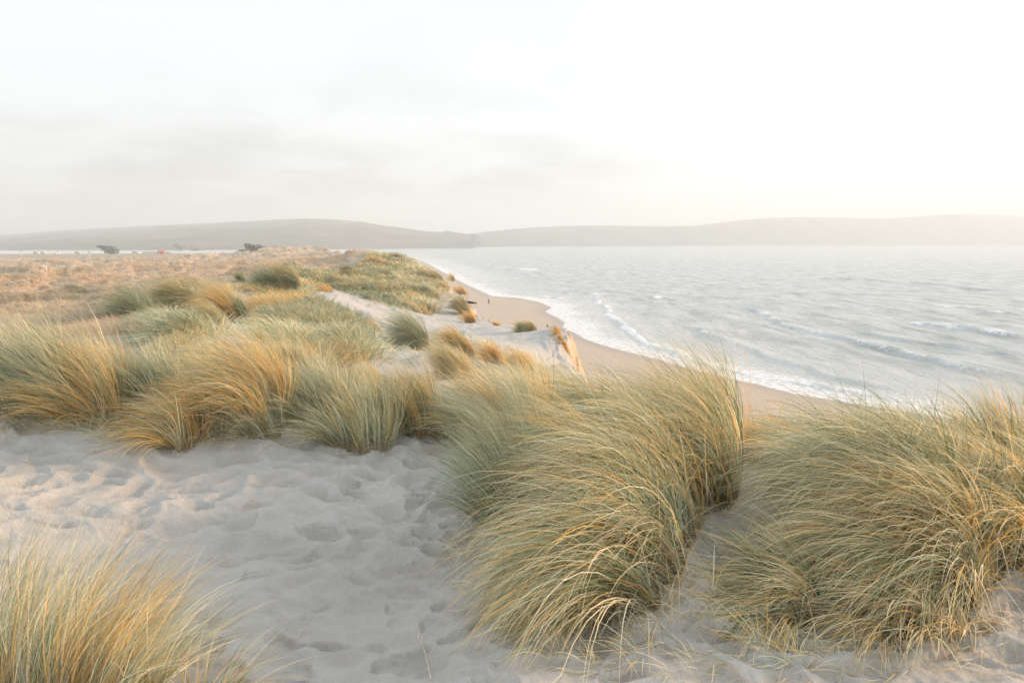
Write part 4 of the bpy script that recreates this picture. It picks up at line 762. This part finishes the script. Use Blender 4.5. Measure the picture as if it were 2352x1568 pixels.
def van():
    r_ = empty('white_camper', (0, 0, 0)); L_, W_, H_ = 6.2, 2.3, 2.7
    b = MB(); b.add([(x, y, z) for y in (-W_/2, W_/2) for x, z in ((-3.1,.55),(3.1,.55),(3.1,1.35),(2.5,1.5),(2.0,2.55),(1.6,2.95),(-2.9,2.95),(-3.1,2.7))], [(i, (i+1)%8, 8+(i+1)%8, 8+i) for i in range(8)] + [(0,5,6,7)] , [])
    b.add([(x, y, z) for y in (-W_/2,) for x, z in ((-3.1,.55),(3.1,.55),(3.1,1.35),(2.5,1.5),(2.0,2.55),(1.6,2.95))], [(0,1,2,3),(0,3,4,5)]); b.add([(x, y, z) for y in (W_/2,) for x, z in ((-3.1,.55),(3.1,.55),(3.1,1.35),(2.5,1.5),(2.0,2.55),(1.6,2.95),(-2.9,2.95),(-3.1,2.7))], [(3,2,1,0),(5,4,3,0),(7,6,5,0)]); b.build('body', m_white, r_, False)
    b = MB(); b.box((-.4, -W_/2-.02, 2.05), (2.6, .04, .6)); b.build('window', m_glass, r_, False)
    b = MB(); b.box((2.27, 0, 2.05), (.1, W_*.8, .8)); b.build('windscreen', m_glass, r_, False)
    for x in (-1.9, 2.0):
        for y in (-1.0, 1.0): b = MB(); b.tube([(x, y-.12, .36), (x, y+.12, .36)], .36, 14); b.build('wheel', m_dark, r_)
    return r_
vproto = van()
for i, (u, v, rz, lb) in enumerate([(84,584,.1,'white camper leftmost of those parked along the far shore'), (100,584,-.2,'white camper parked close to the right of the leftmost one'), (132,584,1.2,'white camper parked alone with open flats on both sides, left of the dome tree'), (178,584,.3,'white camper nearest the left side of the big dome shaped tree'), (311,583.5,.15,'white camper parked between the dome shaped tree and the red hut'), (318,583.5,1.5,'white camper seen end on, close beside the one left of the red hut')]):
    if i == 0: r_ = vproto
    else:
        r_ = vproto.copy(); COL.objects.link(r_)
        for ch in vproto.children: c_ = ch.copy(); COL.objects.link(c_); c_.parent = r_
    r_.location = ghit(u, v); r_.rotation_euler = (0, 0, rz); meta(r_, lb, 'camper', 'white campers parked on the far shore')
def gate(u, v, w, h, label):
    p = ghit(u, v); k = math.hypot(*p[:2])/F; r_ = empty('white_fence_panel', p, .15); meta(r_, label, 'fence', 'white fence panels in the dune field')
    for s_ in (-1, 1): b = MB(); b.box((s_*w*k/2, 0, h*k*.5-.2), (.16, .16, h*k+.4), bev=.15); b.build('post', m_white, r_, False)
    b = MB(); b.box((0, -.02, h*k-.1), (w*k-.17, .08, .30)); b.build('rail', m_white, r_, False)
    b = MB(); b.box((0, -.02, h*k*.5), (w*k-.17, .08, .16)); b.build('rail', m_white, r_, False)
gate(97, 617.5, 14, 5, 'white fence panel at the edge of the tan dunes, the nearer one'); gate(206, 606, 8, 5, 'white fence panel on the green flat, the farther one')
for u, v, h, lb in [(207, 607, 26, 'tall thin pale pole on the green flat beside the farther fence panel'), (51, 603, 22, 'tall thin pole among the dunes at the far left'), (308, 592, 8, 'short stout post below the parked campers'), (380, 592, 16, 'pale pole standing just right of the red hut'), (427, 590, 7, 'short thin post below the flat topped tree'), (494, 583, 12, 'thin pole on the shore between the small leaning tree and the long one')]:
    p = ghit(u, v); k = math.hypot(*p[:2])/F; r_ = empty('timber_pole', p); meta(r_, lb, 'pole', 'poles standing on the far flats')
    t_ = .16 if h > 10 else .22
    b = MB(); b.tube([(0,0,-.5),(0,0,h*k*.6),(0,0,h*k)], [t_, t_*.85, t_*.7], 8); b.build('shaft', m_pole, r_)
    b = MB(); b.box((0,0,h*k*.93), (1.3, .14, .16)); b.build('crossarm', m_pole, r_, False)

# ------------------------------------------------------------------ haze
m_haze, t, out = new_mat('haze'); pv = N(t, 'ShaderNodeVolumePrincipled'); pv.inputs['Color'].default_value = (.845, .937, 1.0, 1); pv.inputs['Density'].default_value = 4.1e-4; pv.inputs['Anisotropy'].default_value = .15
L(t, pv.outputs[0], out.inputs['Volume'])
b = MB(); b.box((0, 2700, 150), (15200, 10000, 320)); hz = b.build('haze', m_haze, None, False); meta(hz, 'pale sea mist lying over the dunes and the bay', 'haze', kind='stuff')
